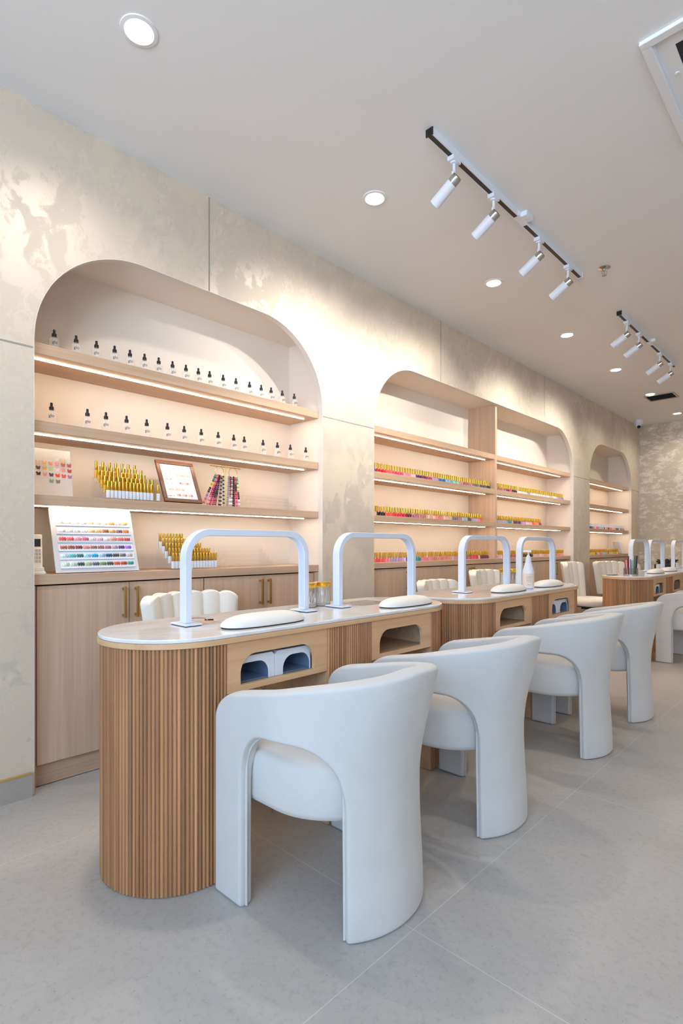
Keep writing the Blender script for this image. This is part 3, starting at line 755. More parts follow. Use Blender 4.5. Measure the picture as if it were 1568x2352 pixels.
def nail_table(loc, label, r=0.248, seed=1, yb=0.600):
    t = thing('manicure_table', label, 'table', loc, 0, 'fluted manicure tables')
    rt = r + 0.006; ya = -0.603
    m = MB(); m.prism(stadium(rt, ya, yb), HT-0.013, HT); m.build('tabletop', M['stone'], t, bevel=0.004, seg=3)
    m = MB(); m.prism(stadium(rt+0.001, ya, yb), HT-0.031, HT-0.013); m.build('apron', M['oak'], t, bevel=0.002)
    zt = HT-0.031; f = r-0.0068
    segs = {'left': (ya, -0.560), 'mid': (-0.100, 0.160), 'right': (0.598, yb)}
    # cores with fluted skins
    y1 = -0.560
    m = MB(); m.prism([(-f, y1)] + arc(0, ya, f, PI, 2*PI) + [(f, y1)], 0.002, zt); c = m.build('pedestal', M['oak_in'], t)
    m = MB(); slat_strip(m, [(-f, y1)] + arc(0, ya, f, PI, 2*PI) + [(f, y1)], 0.004, zt, seed=seed); m.build('fluting', M['slat'], c, smooth=50)
    m = MB(); m.box(-f, f, -0.100, 0.160, 0.002, zt); c = m.build('pedestal', M['oak_in'], t)
    m = MB(); slat_strip(m, [(f, -0.098), (f, 0.158)], 0.004, zt, seed=seed+1); m.build('fluting', M['slat'], c, smooth=50)
    m = MB(); slat_strip(m, [(-f, 0.158), (-f, -0.098)], 0.004, zt, seed=seed+2); m.build('fluting', M['slat'], c, smooth=50)
    y0 = 0.598
    m = MB(); m.prism([(f, y0)] + arc(0, yb, f, 0, PI) + [(-f, y0)], 0.002, zt); c = m.build('pedestal', M['oak_in'], t)
    m = MB(); slat_strip(m, [(f, y0)] + arc(0, yb, f, 0, PI) + [(-f, y0)], 0.004, zt, seed=seed+3); m.build('fluting', M['slat'], c, smooth=50)
    # storage bays with arched front openings
    zb = 0.598
    for y0, y1 in ((-0.560, -0.100), (0.160, 0.598)):
        w = y1-y0; fx = r-0.004; D = 0.30
        m = MB()
        m.box(fx-D, fx-0.014, y0+0.002, y1-0.002, zb, zb+0.016); m.box(fx-D, fx-D+0.01, y0+0.002, y1-0.002, zb+0.016, zt-0.001)
        m.box(fx-D, fx-0.014, y0+0.002, y0+0.016, zb+0.016, zt-0.001); m.box(fx-D, fx-0.014, y1-0.016, y1-0.002, zb+0.016, zt-0.001)
        bay = m.build('storage_bay', M['oak_in'], t)
        ha, hb, hz0, hz1, hr = y0+0.055, y1-0.070, zb+0.020, zb+0.120, 0.062
        # front panel outline with the opening cut in, drawn as strips
        arcL = [(ha+hr - hr*math.cos(PI/2*i/10), hz1-hr + hr*math.sin(PI/2*i/10)) for i in range(11)]
        arcR = [(hb-hr + hr*math.sin(PI/2*i/10), hz1-hr + hr*math.cos(PI/2*i/10)) for i in range(11)]
        A, B = y0+0.001, y1-0.001
        m = MB()
        # one ring outline: outer rectangle + hole, bridged at lower left
        outline = [(A, zb), (B, zb), (B, zt-0.001), (A, zt-0.001), (A, hz0), (ha, hz0)] + arcL + arcR + [(hb, hz0), (ha, hz0-0.00001), (A, hz0-0.00001)]
        m.prism([(A, zb), (B, zb), (B, hz0), (A, hz0)], fx-0.014, fx, YZ)
        m.prism([(A, hz0), (ha, hz0)] + arcL + [(arcL[-1][0], zt-0.001), (A, zt-0.001)], fx-0.014, fx, YZ)
        m.prism([(hb, hz0), (B, hz0), (B, zt-0.001), (arcR[0][0], zt-0.001)] + arcR, fx-0.014, fx, YZ)
        m.prism([arcL[-1], arcR[0], (arcR[0][0], zt-0.001), (arcL[-1][0], zt-0.001)], fx-0.014, fx, YZ)
        m.build('front_panel', M['oak'], bay)
        m = MB()
        for zz in (zb+0.055, zb+0.125):
            Mt = Matrix.Translation((fx-0.10, y1-0.0155, zz)) @ Matrix.Rotation(PI/2, 4, 'X')
            m.lathe([(0.006,0),(0.006,0.004),(0.003,0.005),(0.003,0.003),(0,0.003)], 12, Mt)
        m.build('bolt_cap', M['greym'], bay, smooth=40)
    return t
TX = -1.735; TY = 1.567; OFF = 1.79
TABS = [(TX, TY), (TX, TY+OFF), (-1.625, 6.243), (-1.625, 8.33)]
for i, ((x, y), lb, r) in enumerate(zip(TABS, ('nearest white-topped manicure table with fluted oak end facing the viewer', 'white-topped fluted manicure table second from the front, bearing the lotion bottle',
     'white-topped fluted manicure table bearing the pen holder, past the gap', 'last white-topped manicure table at the far right edge'), (0.248, 0.248, 0.215, 0.215))):
    nail_table((x, y, 0), lb, r, 10*i+1, 0.85 if i == 2 else 0.600)
# near table: cable grommet, grille
m = MB(); m.lathe([(0.033,0),(0.033,0.0015),(0.024,0.0015),(0.024,0.0004),(0,0.0004)], 28)
o = m.build('cable_grommet', M['oak'], None, smooth=30); o.location = (-1.795, 1.13, HT); tag(o, 'round wooden cable grommet set in the nearest tabletop', 'grommet')
m = MB(); m.tube([(-1.787,1.035,HT+0.008),(-1.80,1.05,HT+0.016),(-1.81,1.085,HT+0.016),(-1.80,1.115,HT+0.012),(-1.795,1.128,HT+0.0045)], 0.0022, 6)
tag(m.build('lamp_cord', M['greym'], smooth=40), 'thin lamp cord running into the tabletop grommet', 'cord')
m = MB(); m.tube([(-1.80,1.118,HT+0.006),(-1.793,1.150,HT+0.004)], 0.003, 6); m.tube([(-1.80,1.118,HT+0.006),(-1.80,1.130,HT+0.0045)], 0.002, 6)
tag(m.build('cord_plug', M['black'], smooth=40), 'small black plug lying on the tabletop grommet', 'plug')
m = MB(); m.prism(rrect(-0.085, 0.085, -0.105, 0.105, 0.008), 0, 0.003); gv = m.build('dust_grille', M['greym']); gv.location = (-1.80, 2.03, HT)
tag(gv, 'flat grey grille plate on nearest tabletop behind the white hand rest', 'grille')
m = MB()
for i in range(9): m.box(-0.07, 0.07, -0.09+0.021*i, -0.08+0.021*i, 0.003, 0.0036)
m.build('slot', M['chrome'], gv)

# table lamps ---------------------------------------------------------------
def lamp_proto():
    r = thing('nail_desk_lamp', 'x', 'lamp')
    S, Hh, R = 0.575, 0.338, 0.095
    pts = [(0,0,0.008)] + [(0, R - R*math.cos(PI/2*i/12), Hh-R + R*math.sin(PI/2*i/12)) for i in range(13)] + [(0, S-R + R*math.sin(PI/2*i/12), Hh-R + R*math.cos(PI/2*i/12)) for i in range(13)] + [(0,S,0.008)]
    m = MB(); m.ribbon(pts, 0.0125, 0.021); m.build('arch_arm', M['lampw'], r, smooth=35, bevel=0.002)
    ip = [(p[0], p[1] + (0.0130 if k < 14 else -0.0130)*(1 if True else 0), p[2]) for k, p in enumerate(pts)]
    q = [(0, 0.0128, 0.02)] + [(0, R - (R-0.0128)*math.cos(PI/2*i/12), Hh-R + (R-0.0128)*math.sin(PI/2*i/12)) for i in range(13)] + [(0, S-R + (R-0.0128)*math.sin(PI/2*i/12), Hh-R + (R-0.0128)*math.cos(PI/2*i/12)) for i in range(13)] + [(0, S-0.0128, 0.02)]
    m = MB(); m.ribbon(q, 0.0008, 0.0145); m.build('light_bar', M['diff'], r, smooth=35)
    for y in (0, S):
        m = MB(); m.prism(rrect(-0.052, 0.058, y-0.034, y+0.034, 0.003, 2), 0.003, 0.008); b = m.build('base_plate', M['lampw'], r)
        m = MB(); m.prism(rrect(-0.050, 0.056, y-0.032, y+0.032, 0.003, 2), 0, 0.003); m.build('pad', M['black'], b)
    return r
lp = lamp_proto()
LP = [(-1.77, 1.020, 'white arched lamp nearest the viewer, left end of the nearest table'), (-1.77, 1.810, 'white arched lamp behind the gold-lidded jars, right half of nearest table'),
      (-1.76, 2.885, 'white arched lamp at left end of the table with lotion bottle'), (-1.765, 3.66, 'white arched lamp right beside the white lotion bottle'),
      (-1.71, 6.05, 'white arched lamp behind the pen holder on the far table'), (-1.71, 6.70, 'middle white arched lamp on the far table beside a gold-lidded jar'), (-1.71, 7.76, 'farthest white arched lamp at the right edge of view')]
for i, (x, y, lb) in enumerate(LP):
    o = lp if i == 0 else dup(lp)
    o.location = (x, y, HT); o['label'] = lb; o['group'] = 'arched lamps on the manicure tables'

# hand rests ----------------------------------------------------------------
def pad_proto():
    r = thing('hand_rest', 'x', 'hand rest')
    def ring(sx, sy, z):
        n = 40; out_ = []
        for i in range(n):
            a = 2*PI*i/n; ca, sa = math.cos(a), math.sin(a); e = 2/2.6
            out_.append((sx*math.copysign(abs(ca)**e, ca), sy*math.copysign(abs(sa)**e, sa), z))
        return out_
    m = MB(); R = []
    for k in range(9):
        a = PI/2*k/8
        R.append(ring(0.066*(0.25+0.75*math.cos(a)) if k < 8 else 0.012, 0.182*(0.40+0.60*math.cos(a)) if k < 8 else 0.05, 0.006 + 0.037*math.sin(a)))
    m.loft([ring(0.064, 0.178, 0.004)] + R); m.build('cushion', M['padw'], r, smooth=60)
    m = MB(); m.loft([ring(0.062, 0.177, 0), ring(0.064, 0.179, 0.005)]); m.build('base', M['rubber'], r, smooth=40)
    return r
pr = pad_proto()
PD = [(-1.585, 1.235, 'white cushioned hand rest nearest the viewer on the nearest table'), (-1.585, 2.095, 'white cushioned hand rest beside the grey grille, right end of nearest table'),
      (-1.600, 3.175, 'white cushioned hand rest left of the lotion bottle'), (-1.600, 3.77, 'white cushioned hand rest right of the lotion bottle'),
      (-1.545, 6.30, 'white cushioned hand rest right of the pen holder'), (-1.555, 6.88, 'white cushioned hand rest at far right under the middle far lamp')]
for i, (x, y, lb) in enumerate(PD):
    o = pr if i == 0 else dup(pr)
    o.location = (x, y, HT); o['label'] = lb; o['group'] = 'hand rests on the tables'

# jars ------------------------------------------------------------------------
def jar_proto():
    r = thing('storage_jar', 'x', 'jar')
    m = MB(); m.lathe([(0.038,0),(0.040,0.003),(0.040,0.088),(0.036,0.094)], 28); m.build('glass', M['jar'], r, smooth=40)
    m = MB(); m.lathe([(0.041,0.092),(0.042,0.094),(0.042,0.112),(0.040,0.114),(0,0.114)], 28); m.build('lid', M['gold'], r, smooth=40)
    m = MB(); rr = random.Random(4)
    for i in range(9):
        a = 2*PI*i/9; rad = 0.018 + 0.008*(i % 2); p = Vector((rad*math.cos(a), rad*math.sin(a), 0.004)); q = Vector((0.028*math.cos(a+0.4), 0.028*math.sin(a+0.4), 0.06+0.02*rr.random()))
        m.tube([p, p.lerp(q, 0.5), q], 0.0019, 6)
    m.build('sticks', M['paper'], r, smooth=40)
    m = MB(); m.lathe([(0.037,0.002),(0.037,0.010),(0.03,0.013),(0,0.014)], 20); m.build('contents', M['niche'], r, smooth=40)
    return r
jr = jar_proto()
for i, (x, y, lb) in enumerate([(-1.868, 1.712, 'gold-lidded clear jar, left one of the pair on nearest table'), (-1.870, 1.806, 'gold-lidded clear jar, right one of the pair on nearest table'),
    (-1.86, 3.745, 'gold-lidded clear jar just left of the white lotion bottle'), (-1.87, 3.655, 'gold-lidded clear jar behind the right post of the third arched lamp'), (-1.765, 6.86, 'gold-lidded clear jar on the far table between lamps')]):
    o = jr if i == 0 else dup(jr)
    o.location = (x, y, HT); o.rotation_euler = (0,0,i*1.1); o['label'] = lb; o['group'] = 'gold-lidded jars on the tables'

# lotion ------------------------------------------------------------------------
lo = thing('lotion_bottle', 'white pump lotion bottle standing on the second table', 'lotion bottle', (-1.60, 3.45, HT), -1.05)
m = MB(); m.lathe([(0.026,0),(0.033,0.003),(0.037,0.010),(0.037,0.112),(0.034,0.128),(0.027,0.150),(0.0215,0.170),(0.0195,0.182),(0.0205,0.185),(0.0195,0.188)], 32); m.build('bottle', M['white'], lo, smooth=50)
m = MB(); m.lathe([(0.0185,0.186),(0.0175,0.200),(0.0135,0.212),(0.008,0.221),(0.0045,0.226),(0.004,0.245),(0,0.245)], 24); m.build('pump', M['white'], lo, smooth=40)
m = MB(); m.loft([[(x_*s_, y_, z_) for y_, x_ in ((-0.034,0.007),(-0.034,-0.007),(0.018,-0.011),(0.018,0.011))] for z_, s_ in ((0.242,1),(0.252,0.9),(0.256,0.5))]); m.build('pump_head', M['white'], lo, bevel=0.002)
m = MB(); n_ = 14
lab = []
for z_ in (0.020, 0.104): lab.append([(0.0375*math.cos(-1.2+2.4*i/n_), 0.0375*math.sin(-1.2+2.4*i/n_), z_) for i in range(n_+1)])
for i in range(n_):
    m.bm.faces.new([m.bm.verts.new(p) for p in (lab[0][i], lab[0][i+1], lab[1][i+1], lab[1][i])])
lbm = m.build('label', M['peach'], lo, smooth=60, merge=True)
def curvetext(s, z, size, mat, sx=1.0):
    o = text_mesh(s, size, mat, 'lettering', lbm, (0,0,0), (0,0,0), ext=0.0, sx=1.0)
    for v in o.data.vertices:
        a = v.co.x*sx/0.0379; zz = v.co.y
        v.co = (0.0379*math.cos(a), 0.0379*math.sin(a), z+zz)
curvetext('CUTICLE', 0.092, 0.007, simple('orange ink', rgb(220,140,110), 0.6))
for k, s in enumerate(('moisturising hand', 'and body lotion', 'with vitamin oil', 'apply to clean', 'dry skin daily')): curvetext(s, 0.082-0.0085*k, 0.006, M['ink'], 0.9)
curvetext('500 ml', 0.026, 0.006, M['ink'])

# UV lamps in the bays ------------------------------------------------------------
def uv_proto(sgn):
    r = thing('nail_curing_lamp', 'x', 'curing lamp')
    w, d, h = 0.174, 0.19, 0.091
    m = MB()
    y0, y1 = 0.038 if sgn > 0 else 0.004, w-0.004 if sgn > 0 else w-0.027
    a_, b_, zt_, rr_ = y0, y1, 0.067, 0.046
    arcL = [(a_+rr_ - rr_*math.cos(PI/2*i/8), zt_-rr_ + rr_*math.sin(PI/2*i/8)) for i in range(9)]; arcR = [(b_-rr_ + rr_*math.sin(PI/2*i/8), zt_-rr_ + rr_*math.cos(PI/2*i/8)) for i in range(9)]
    outl = [(0,0),(a_,0)] + arcL + arcR + [(b_,0),(w,0),(w,h-0.012),(w-0.012,h),(0.012,h),(0,h-0.012)]
    m.prism(outl, -d, 0, YZ); m.build('housing', M['white'], r, bevel=0.003)
    m = MB()
    ins = [(a_+0.0008,0.002)] + [(p[0]+0.0006, p[1]-0.0008) for p in arcL] + [(p[0]-0.0006, p[1]-0.0008) for p in arcR] + [(b_-0.0008,0.002)]
    for i in range(len(ins)-1):
        p, q = ins[i], ins[i+1]
        m.bm.faces.new([m.bm.verts.new(t_) for t_ in ((-d+0.01,p[0],p[1]),(-0.004,p[0],p[1]),(-0.004,q[0],q[1]),(-d+0.01,q[0],q[1]))])
    m.bm.faces.new([m.bm.verts.new((-d+0.01, p[0], p[1])) for p in ins]); m.build('reflector', M['lampin'], r, merge=True)
    m = MB(); m.box(-d+0.012, -0.006, a_+0.002, b_-0.002, 0.001, 0.006); m.build('base_tray', M['lampin'], r)
    m = MB()
    for i in range(5):
        for j in range(3): m.box(-0.03-0.035*i, -0.024-0.035*i, a_+0.035+0.035*j, a_+0.041+0.035*j, 0.0645, 0.0662)
    m.build('bulb', M['uv'], r)
    return r
uvL, uvR = uv_proto(-1), uv_proto(1)
bx = TX + 0.248 - 0.03
z = 0.598 + 0.0165
for i, (src, x, y, lb) in enumerate([(uvL, bx, TY-0.560+0.0475, 'white curing lamp, left one in the open bay behind nearest chair'), (uvR, bx, TY-0.560+0.2225, 'white curing lamp, right one in the open bay behind nearest chair'),
     (uvL, bx, TY+OFF+0.160+0.040, 'white curing lamp, left one in right bay of second table'), (uvR, bx, TY+OFF+0.160+0.2145, 'white curing lamp, right one in right bay of second table'),
     (uvR, -1.625+0.215-0.03, 6.243-0.560+0.150, 'white curing lamp in the near bay of the far table')]):
    o = src if i in (0, 1) else dup(src)
    o.location = (x, y, z); o['label'] = lb; o['group'] = 'curing lamps in table bays'
m = MB(); m.tube([(TX+0.06,TY+0.30,0.63),(TX+0.10,TY+0.28,0.619),(TX+0.12,TY+0.33,0.619),(TX+0.11,TY+0.34,0.66),(TX+0.11,TY+0.34,0.755)], 0.0035, 8)
tag(m.build('power_cord', M['black'], smooth=40), 'black power cord inside the empty bay of nearest table', 'cord')
for k, dx in enumerate((0, 0.05)):
    m = MB(); m.tube([(TX+0.10-dx,TY-0.30+dx,0.597),(TX+0.105-dx,TY-0.295,0.55),(TX+0.10,TY-0.27+dx,0.47),(TX+0.09,TY-0.25,0.36),(TX+0.05,TY-0.22,0.20),(TX+0.03,TY-0.20,0.01)], 0.003, 8)
    tag(m.build('hanging_cable', M['greym'], smooth=40), ('grey cable hanging under the bay of the nearest table, front one', 'grey cable hanging under the bay of the nearest table, rear one')[k], 'cable')

# pen holder + pens -----------------------------------------------------------
PH = (-1.600, 5.655)
hd = thing('pen_holder', 'clear acrylic cup holder full of pens on the far table', 'pen holder', (PH[0], PH[1], HT))
m = MB(); m.lathe([(0.062,0),(0.064,0.002),(0.064,0.070),(0.060,0.070),(0.060,0.004),(0,0.004)], 24, cap=False); m.build('cup', M['jar'], hd, smooth=40)
m = MB()
for i in range(8):
    a = 2*PI*i/8; m.box(-0.0006, 0.0006, 0.002, 0.059, 0.004, 0.066, Matrix.Rotation(a, 4, 'Z'))
m.build('divider', M['acrylic'], hd)
PN = [('red',(200,30,50),-0.050,-0.010,0.16),('crimson',(170,24,44),-0.038,-0.028,0.17),('white',(226,222,222),-0.030,0.010,0.14),('violet',(90,60,120),-0.018,-0.040,0.15),('black',(30,30,34),-0.010,0.015,0.18),
      ('pale blue',(150,180,210),0.002,-0.020,0.14),('dark green',(30,80,60),0.010,-0.044,0.185),('light green',(160,214,120),0.018,-0.010,0.18),('charcoal',(44,46,50),0.026,-0.034,0.185),('grey',(110,112,116),0.034,0.012,0.17),('navy',(30,36,60),0.040,-0.020,0.185),('dark grey',(66,68,72),0.048,0.006,0.18)]
pn0 = None
for i, (cn, c, u, v, hh) in enumerate(PN):
    if pn0 is None:
        m = MB(); m.lathe([(0.001,0),(0.0042,0.012),(0.0048,0.014),(0.0048,0.165),(0.0036,0.168),(0,0.168)], 10); pn0 = m.build('pen', M['tinted'], None, smooth=40); o = pn0
    else: o = dup(pn0)
    ca, sa = 0.72, 0.69   # spread across the line of sight
    o.location = (PH[0]+ca*u-sa*v, PH[1]+sa*u+ca*v, HT+0.005); o.color = rgb(*c); o.scale = (1, 1, hh/0.168)
    o.rotation_euler = (0, 0.10*math.copysign(min(1, abs(u)*16), u), 0)
    tag(o, '%s pen in the clear pen holder, %s from left' % (cn, ordn(i+1)), 'pen', 'pens in the pen holder')
for k, (dx, dy, a) in enumerate(((-0.14, -0.09, 0.5), (-0.10, -0.06, 2.2))):
    m = MB(); m.tube([(-0.05,0,0.003),(0.02,0,0.003),(0.05,0,0.008)], 0.003, 6); o = m.build('nail_tool', M['rubber' if k == 0 else 'chrome'], smooth=40)
    o.location = (PH[0]+dx, PH[1]+dy, HT); o.rotation_euler = (0, 0, a); tag(o, ('dark nail tool lying left of the pen holder', 'silver nail tool lying left of the pen holder')[k], 'nail tool')
# black organiser on the last table
og = thing('brush_organiser', 'low rack of black-handled brushes behind the farthest lamp', 'organiser', (-1.825, 7.90, HT))
m = MB(); m.box(-0.05, 0.05, -0.32, 0.30, 0, 0.05); m.build('rack', M['rubber'], og, bevel=0.004)
rr = random.Random(3)
for i in range(16):
    y = -0.30+0.038*i; m = MB(); p = Vector((0.02*rr.uniform(-1,1), y, 0.045)); q = p + Vector((rr.uniform(-0.03,0.03), rr.uniform(-0.02,0.03), 0.05+0.02*rr.random()))
    m.tube([p, p.lerp(q, 0.5), q], 0.0095, 8); m.build('brush', M['black'], og, smooth=40)
for k, (dy, dz) in enumerate(((-0.42, 0.05), (0.42, 0.06))):
    bt = thing('spray_bottle', ('small black-topped white bottle left of the brush rack', 'small black-topped white bottle right of the brush rack')[k], 'bottle', (-1.80, 7.90+dy, HT))
    m = MB(); m.lathe([(0.03,0),(0.03,0.05),(0.012,0.06)], 16); m.build('body', M['white'], bt, smooth=40)
    m = MB(); m.lathe([(0.013,0.058),(0.013,0.075),(0.03,0.08),(0.03,0.095),(0,0.097)], 12); m.build('cap', M['black'], bt, smooth=40)

# ------------------------------------------------------------------ client chairs
def client_chair():
    root = thing('barrel_chair', 'x', 'chair')
    R, S = 0.285, 0.235
    half = S + R*PI/2
    def base(t):
        """t in 0..2*half -> point, outward normal, back weight"""
        mir = t > half
        u = 2*half - t if mir else t
        if u <= S: x, y, nx, ny = -S+u, -R, 0.0, -1.0; ph = 0
        else:
            ph = (u-S)/R; x, y, nx, ny = R*math.sin(ph), -R*math.cos(ph), math.sin(ph), -math.cos(ph)
        if mir: y, ny = -y, -ny
        return x, y, nx, ny, smooth(0.25, 1.35, ph)
    LEG, RL = 0.137, 0.495
    zL, zR, ZO = 0.415, 0.37, 0.527
    def low(u):
        if u <= LEG: return zL
        if u >= RL: return zR
        wl, wr = 0.095, 0.145
        if u < LEG+wl:
            q = 1-(u-LEG)/wl; return zL + (ZO-zL)*math.sqrt(max(0, 1-q*q))
        if u > RL-wr:
            q = 1-(RL-u)/wr; return zR + (ZO-zR)*math.sqrt(max(0, 1-q*q))
        return ZO
    def top(u):
        zz = 0.620 + 0.185*u - (0.0 if u < 0.50 else 0.16*(u-0.50)**1.6)
        rc = 0.085
        if u < rc: zz -= 0.95*(rc - math.sqrt(max(0, rc*rc-(rc-u)**2)))
        return zz
    def th(u, z): return 0.046 + 0.026*smooth(0.36, 0.66, z)
    def pos(t, z, off):
        x, y, nx, ny, w = base(t)
        fl = w*(0.078*smooth(0.34, 0.80, z)**1.15 + 0.016*smooth(0.34, 0.0, z))
        d = fl - off
        return Vector((x+nx*d, y+ny*d, z))
    us = [0, 0.014, 0.035, 0.07, 0.10, LEG-0.014, LEG]
    for q in (0.010, 0.026, 0.047, 0.070, 0.095, 0.13): us.append(LEG+q)
    for q in (0.18, 0.145, 0.108, 0.078, 0.050, 0.027, 0.010, 0): us.append(RL-q)
    us = sorted(set(round(q, 5) for q in us))
    nb = 7
    us += [RL+0.014] + [RL + (half-RL)*i/nb for i in range(1, nb+1)]
    ts = us + [2*half-q for q in reversed(us[:-1])]
    fold = lambda t: min(t, 2*half-t)
    bm = bmesh.new(); cache = {}
    def V(t, z, side):
        k = (round(t, 5), round(z, 5), side)
        if k not in cache: cache[k] = bm.verts.new(pos(t, z, 0 if side == 0 else th(fold(t), z)))
        return cache[k]
    NV = 12; NL = 7
    cols = []
    for t in ts:
        u = fold(t); l, h_ = low(u), top(u)
        up = [l, l+0.014] + [l+0.014 + (h_-0.016-l-0.014)*i/(NV-2) for i in range(1, NV-1)] + [h_]
        leg = None
        if u <= LEG+1e-6: leg = [0, 0.012] + [zL*i/(NL-1) for i in range(1, NL)]
        if u >= RL-1e-6: leg = [0, 0.012] + [zR*i/(NL-1) for i in range(1, NL)]
        cols.append((t, u, up, leg))
    quads = []
    for (ta, ua, A, la), (tb, ub, B, lb) in zip(cols, cols[1:]):
        for i in range(NV): quads.append(((ta,A[i]),(tb,B[i]),(tb,B[i+1]),(ta,A[i+1])))
        same = la and lb and ((ua <= LEG+1e-6 and ub <= LEG+1e-6) or (ua >= RL-1e-6 and ub >= RL-1e-6))
        if same:
            for i in range(NL): quads.append(((ta,la[i]),(tb,lb[i]),(tb,lb[i+1]),(ta,la[i+1])))
    edges = {}
    for q in quads:
        bm.faces.new([V(*p, 0) for p in q]); bm.faces.new([V(*p, 1) for p in reversed(q)])
        kk = [(round(p[0],5), round(p[1],5)) for p in q]
        for i in range(4):
            a, b = kk[i], kk[(i+1) % 4]
            if a == b: continue
            e = (min(a,b), max(a,b)); edges.setdefault(e, []).append((a, b))
    for e, l in edges.items():
        if len(l) == 1:
            a, b = l[0]
            vs = [cache[(a[0],a[1],0)], cache[(a[0],a[1],1)], cache[(b[0],b[1],1)], cache[(b[0],b[1],0)]]
            try: bm.faces.new(vs)
            except ValueError: pass
    bmesh.ops.remove_doubles(bm, verts=bm.verts, dist=1e-5)
    bmesh.ops.recalc_face_normals(bm, faces=bm.faces)
    me = bpy.data.meshes.new('shell'); bm.to_mesh(me); bm.free(); me.materials.append(M['velvet'])
    for p in me.polygons: p.use_smooth = True
    sh = bpy.data.objects.new('shell', me); COL.objects.link(sh); sh.parent = root
    md = sh.modifiers.new('Subdivision', 'SUBSURF'); md.levels = 2; md.render_levels = 2
    # piping cord round each side opening
    for mirror in (False, True):
        pts = []
        def P(u, z):
            t = 2*half-u if mirror else u
            return pos(t, z, th(u, z)*0.46)
        e_ = 0.0015
        for i in range(8): pts.append(P(LEG+e_, 0.004+zL*i/8))
        for i in range(1, 13): u = LEG + 0.095*(1-math.cos(PI/2*i/12)); pts.append(P(u, low(u)-e_))
        for i in range(1, 13): u = RL - 0.145*(1-math.cos(PI/2*(12-i)/12)); pts.append(P(min(u, RL-e_), low(min(u, RL-e_))-e_))
        for i in range(7, -1, -1): pts.append(P(RL-e_, 0.004+zR*i/8))
        m = MB(); m.tube(pts, 0.0042, 6); m.build('piping', M['velvet'], sh, smooth=60)
    # seat cushion
    def ring(s, z):
        o = []; r = 0.236*s
        n = 30
        for i in range(n+1):
            a = -PI/2 + PI*i/n; o.append((r*math.cos(a), r*math.sin(a), z))
        fx = -0.215*s
        for i in range(6): o.append((fx+0.05 - 0.05*math.sin(PI/2*i/5), r-0.05+0.05*math.cos(PI/2*i/5), z))
        for i in range(6): o.append((fx+0.05 - 0.05*math.cos(PI/2*i/5), -r+0.05-0.05*math.sin(PI/2*i/5), z))
        return o
    m = MB(); m.loft([ring(0.90,0.300), ring(0.975,0.308), ring(1.0,0.325), ring(1.0,0.436), ring(0.99,0.448), ring(0.96,0.457), ring(0.85,0.466), ring(0.55,0.480), ring(0.25,0.485)])
    st = m.build('seat', M['velvet'], root, smooth=70)
    m = MB(); m.box(-0.20, -0.165, -0.238, -0.2345, 0.447, 0.452); m.build('shadow_slit', M['rubber'], st)  # dark strip standing in for the shadow gap at the seat edge
    return root
ch = client_chair()
CH = [(-1.240, 1.235, 0.02, 'off-white velvet barrel chair nearest the viewer'), (-1.243, 1.963, 0.0, 'off-white barrel chair second from the viewer, at right end of nearest table'),
      (-1.243, 2.985, 0.0, 'off-white barrel chair third from the viewer, left end of second table'), (-1.243, 3.765, 0.0, 'off-white barrel chair fourth from the viewer, at right end of second table'),
      (-1.155, 5.93, 0.0, 'off-white barrel chair at the far table, cut by the right edge')]
for i, (x, y, a, lb) in enumerate(CH):
    o = ch if i == 0 else dup(ch)
    o.location = (x, y, 0); o.rotation_euler = (0, 0, a); o['label'] = lb; o['group'] = 'client chairs along the tables'

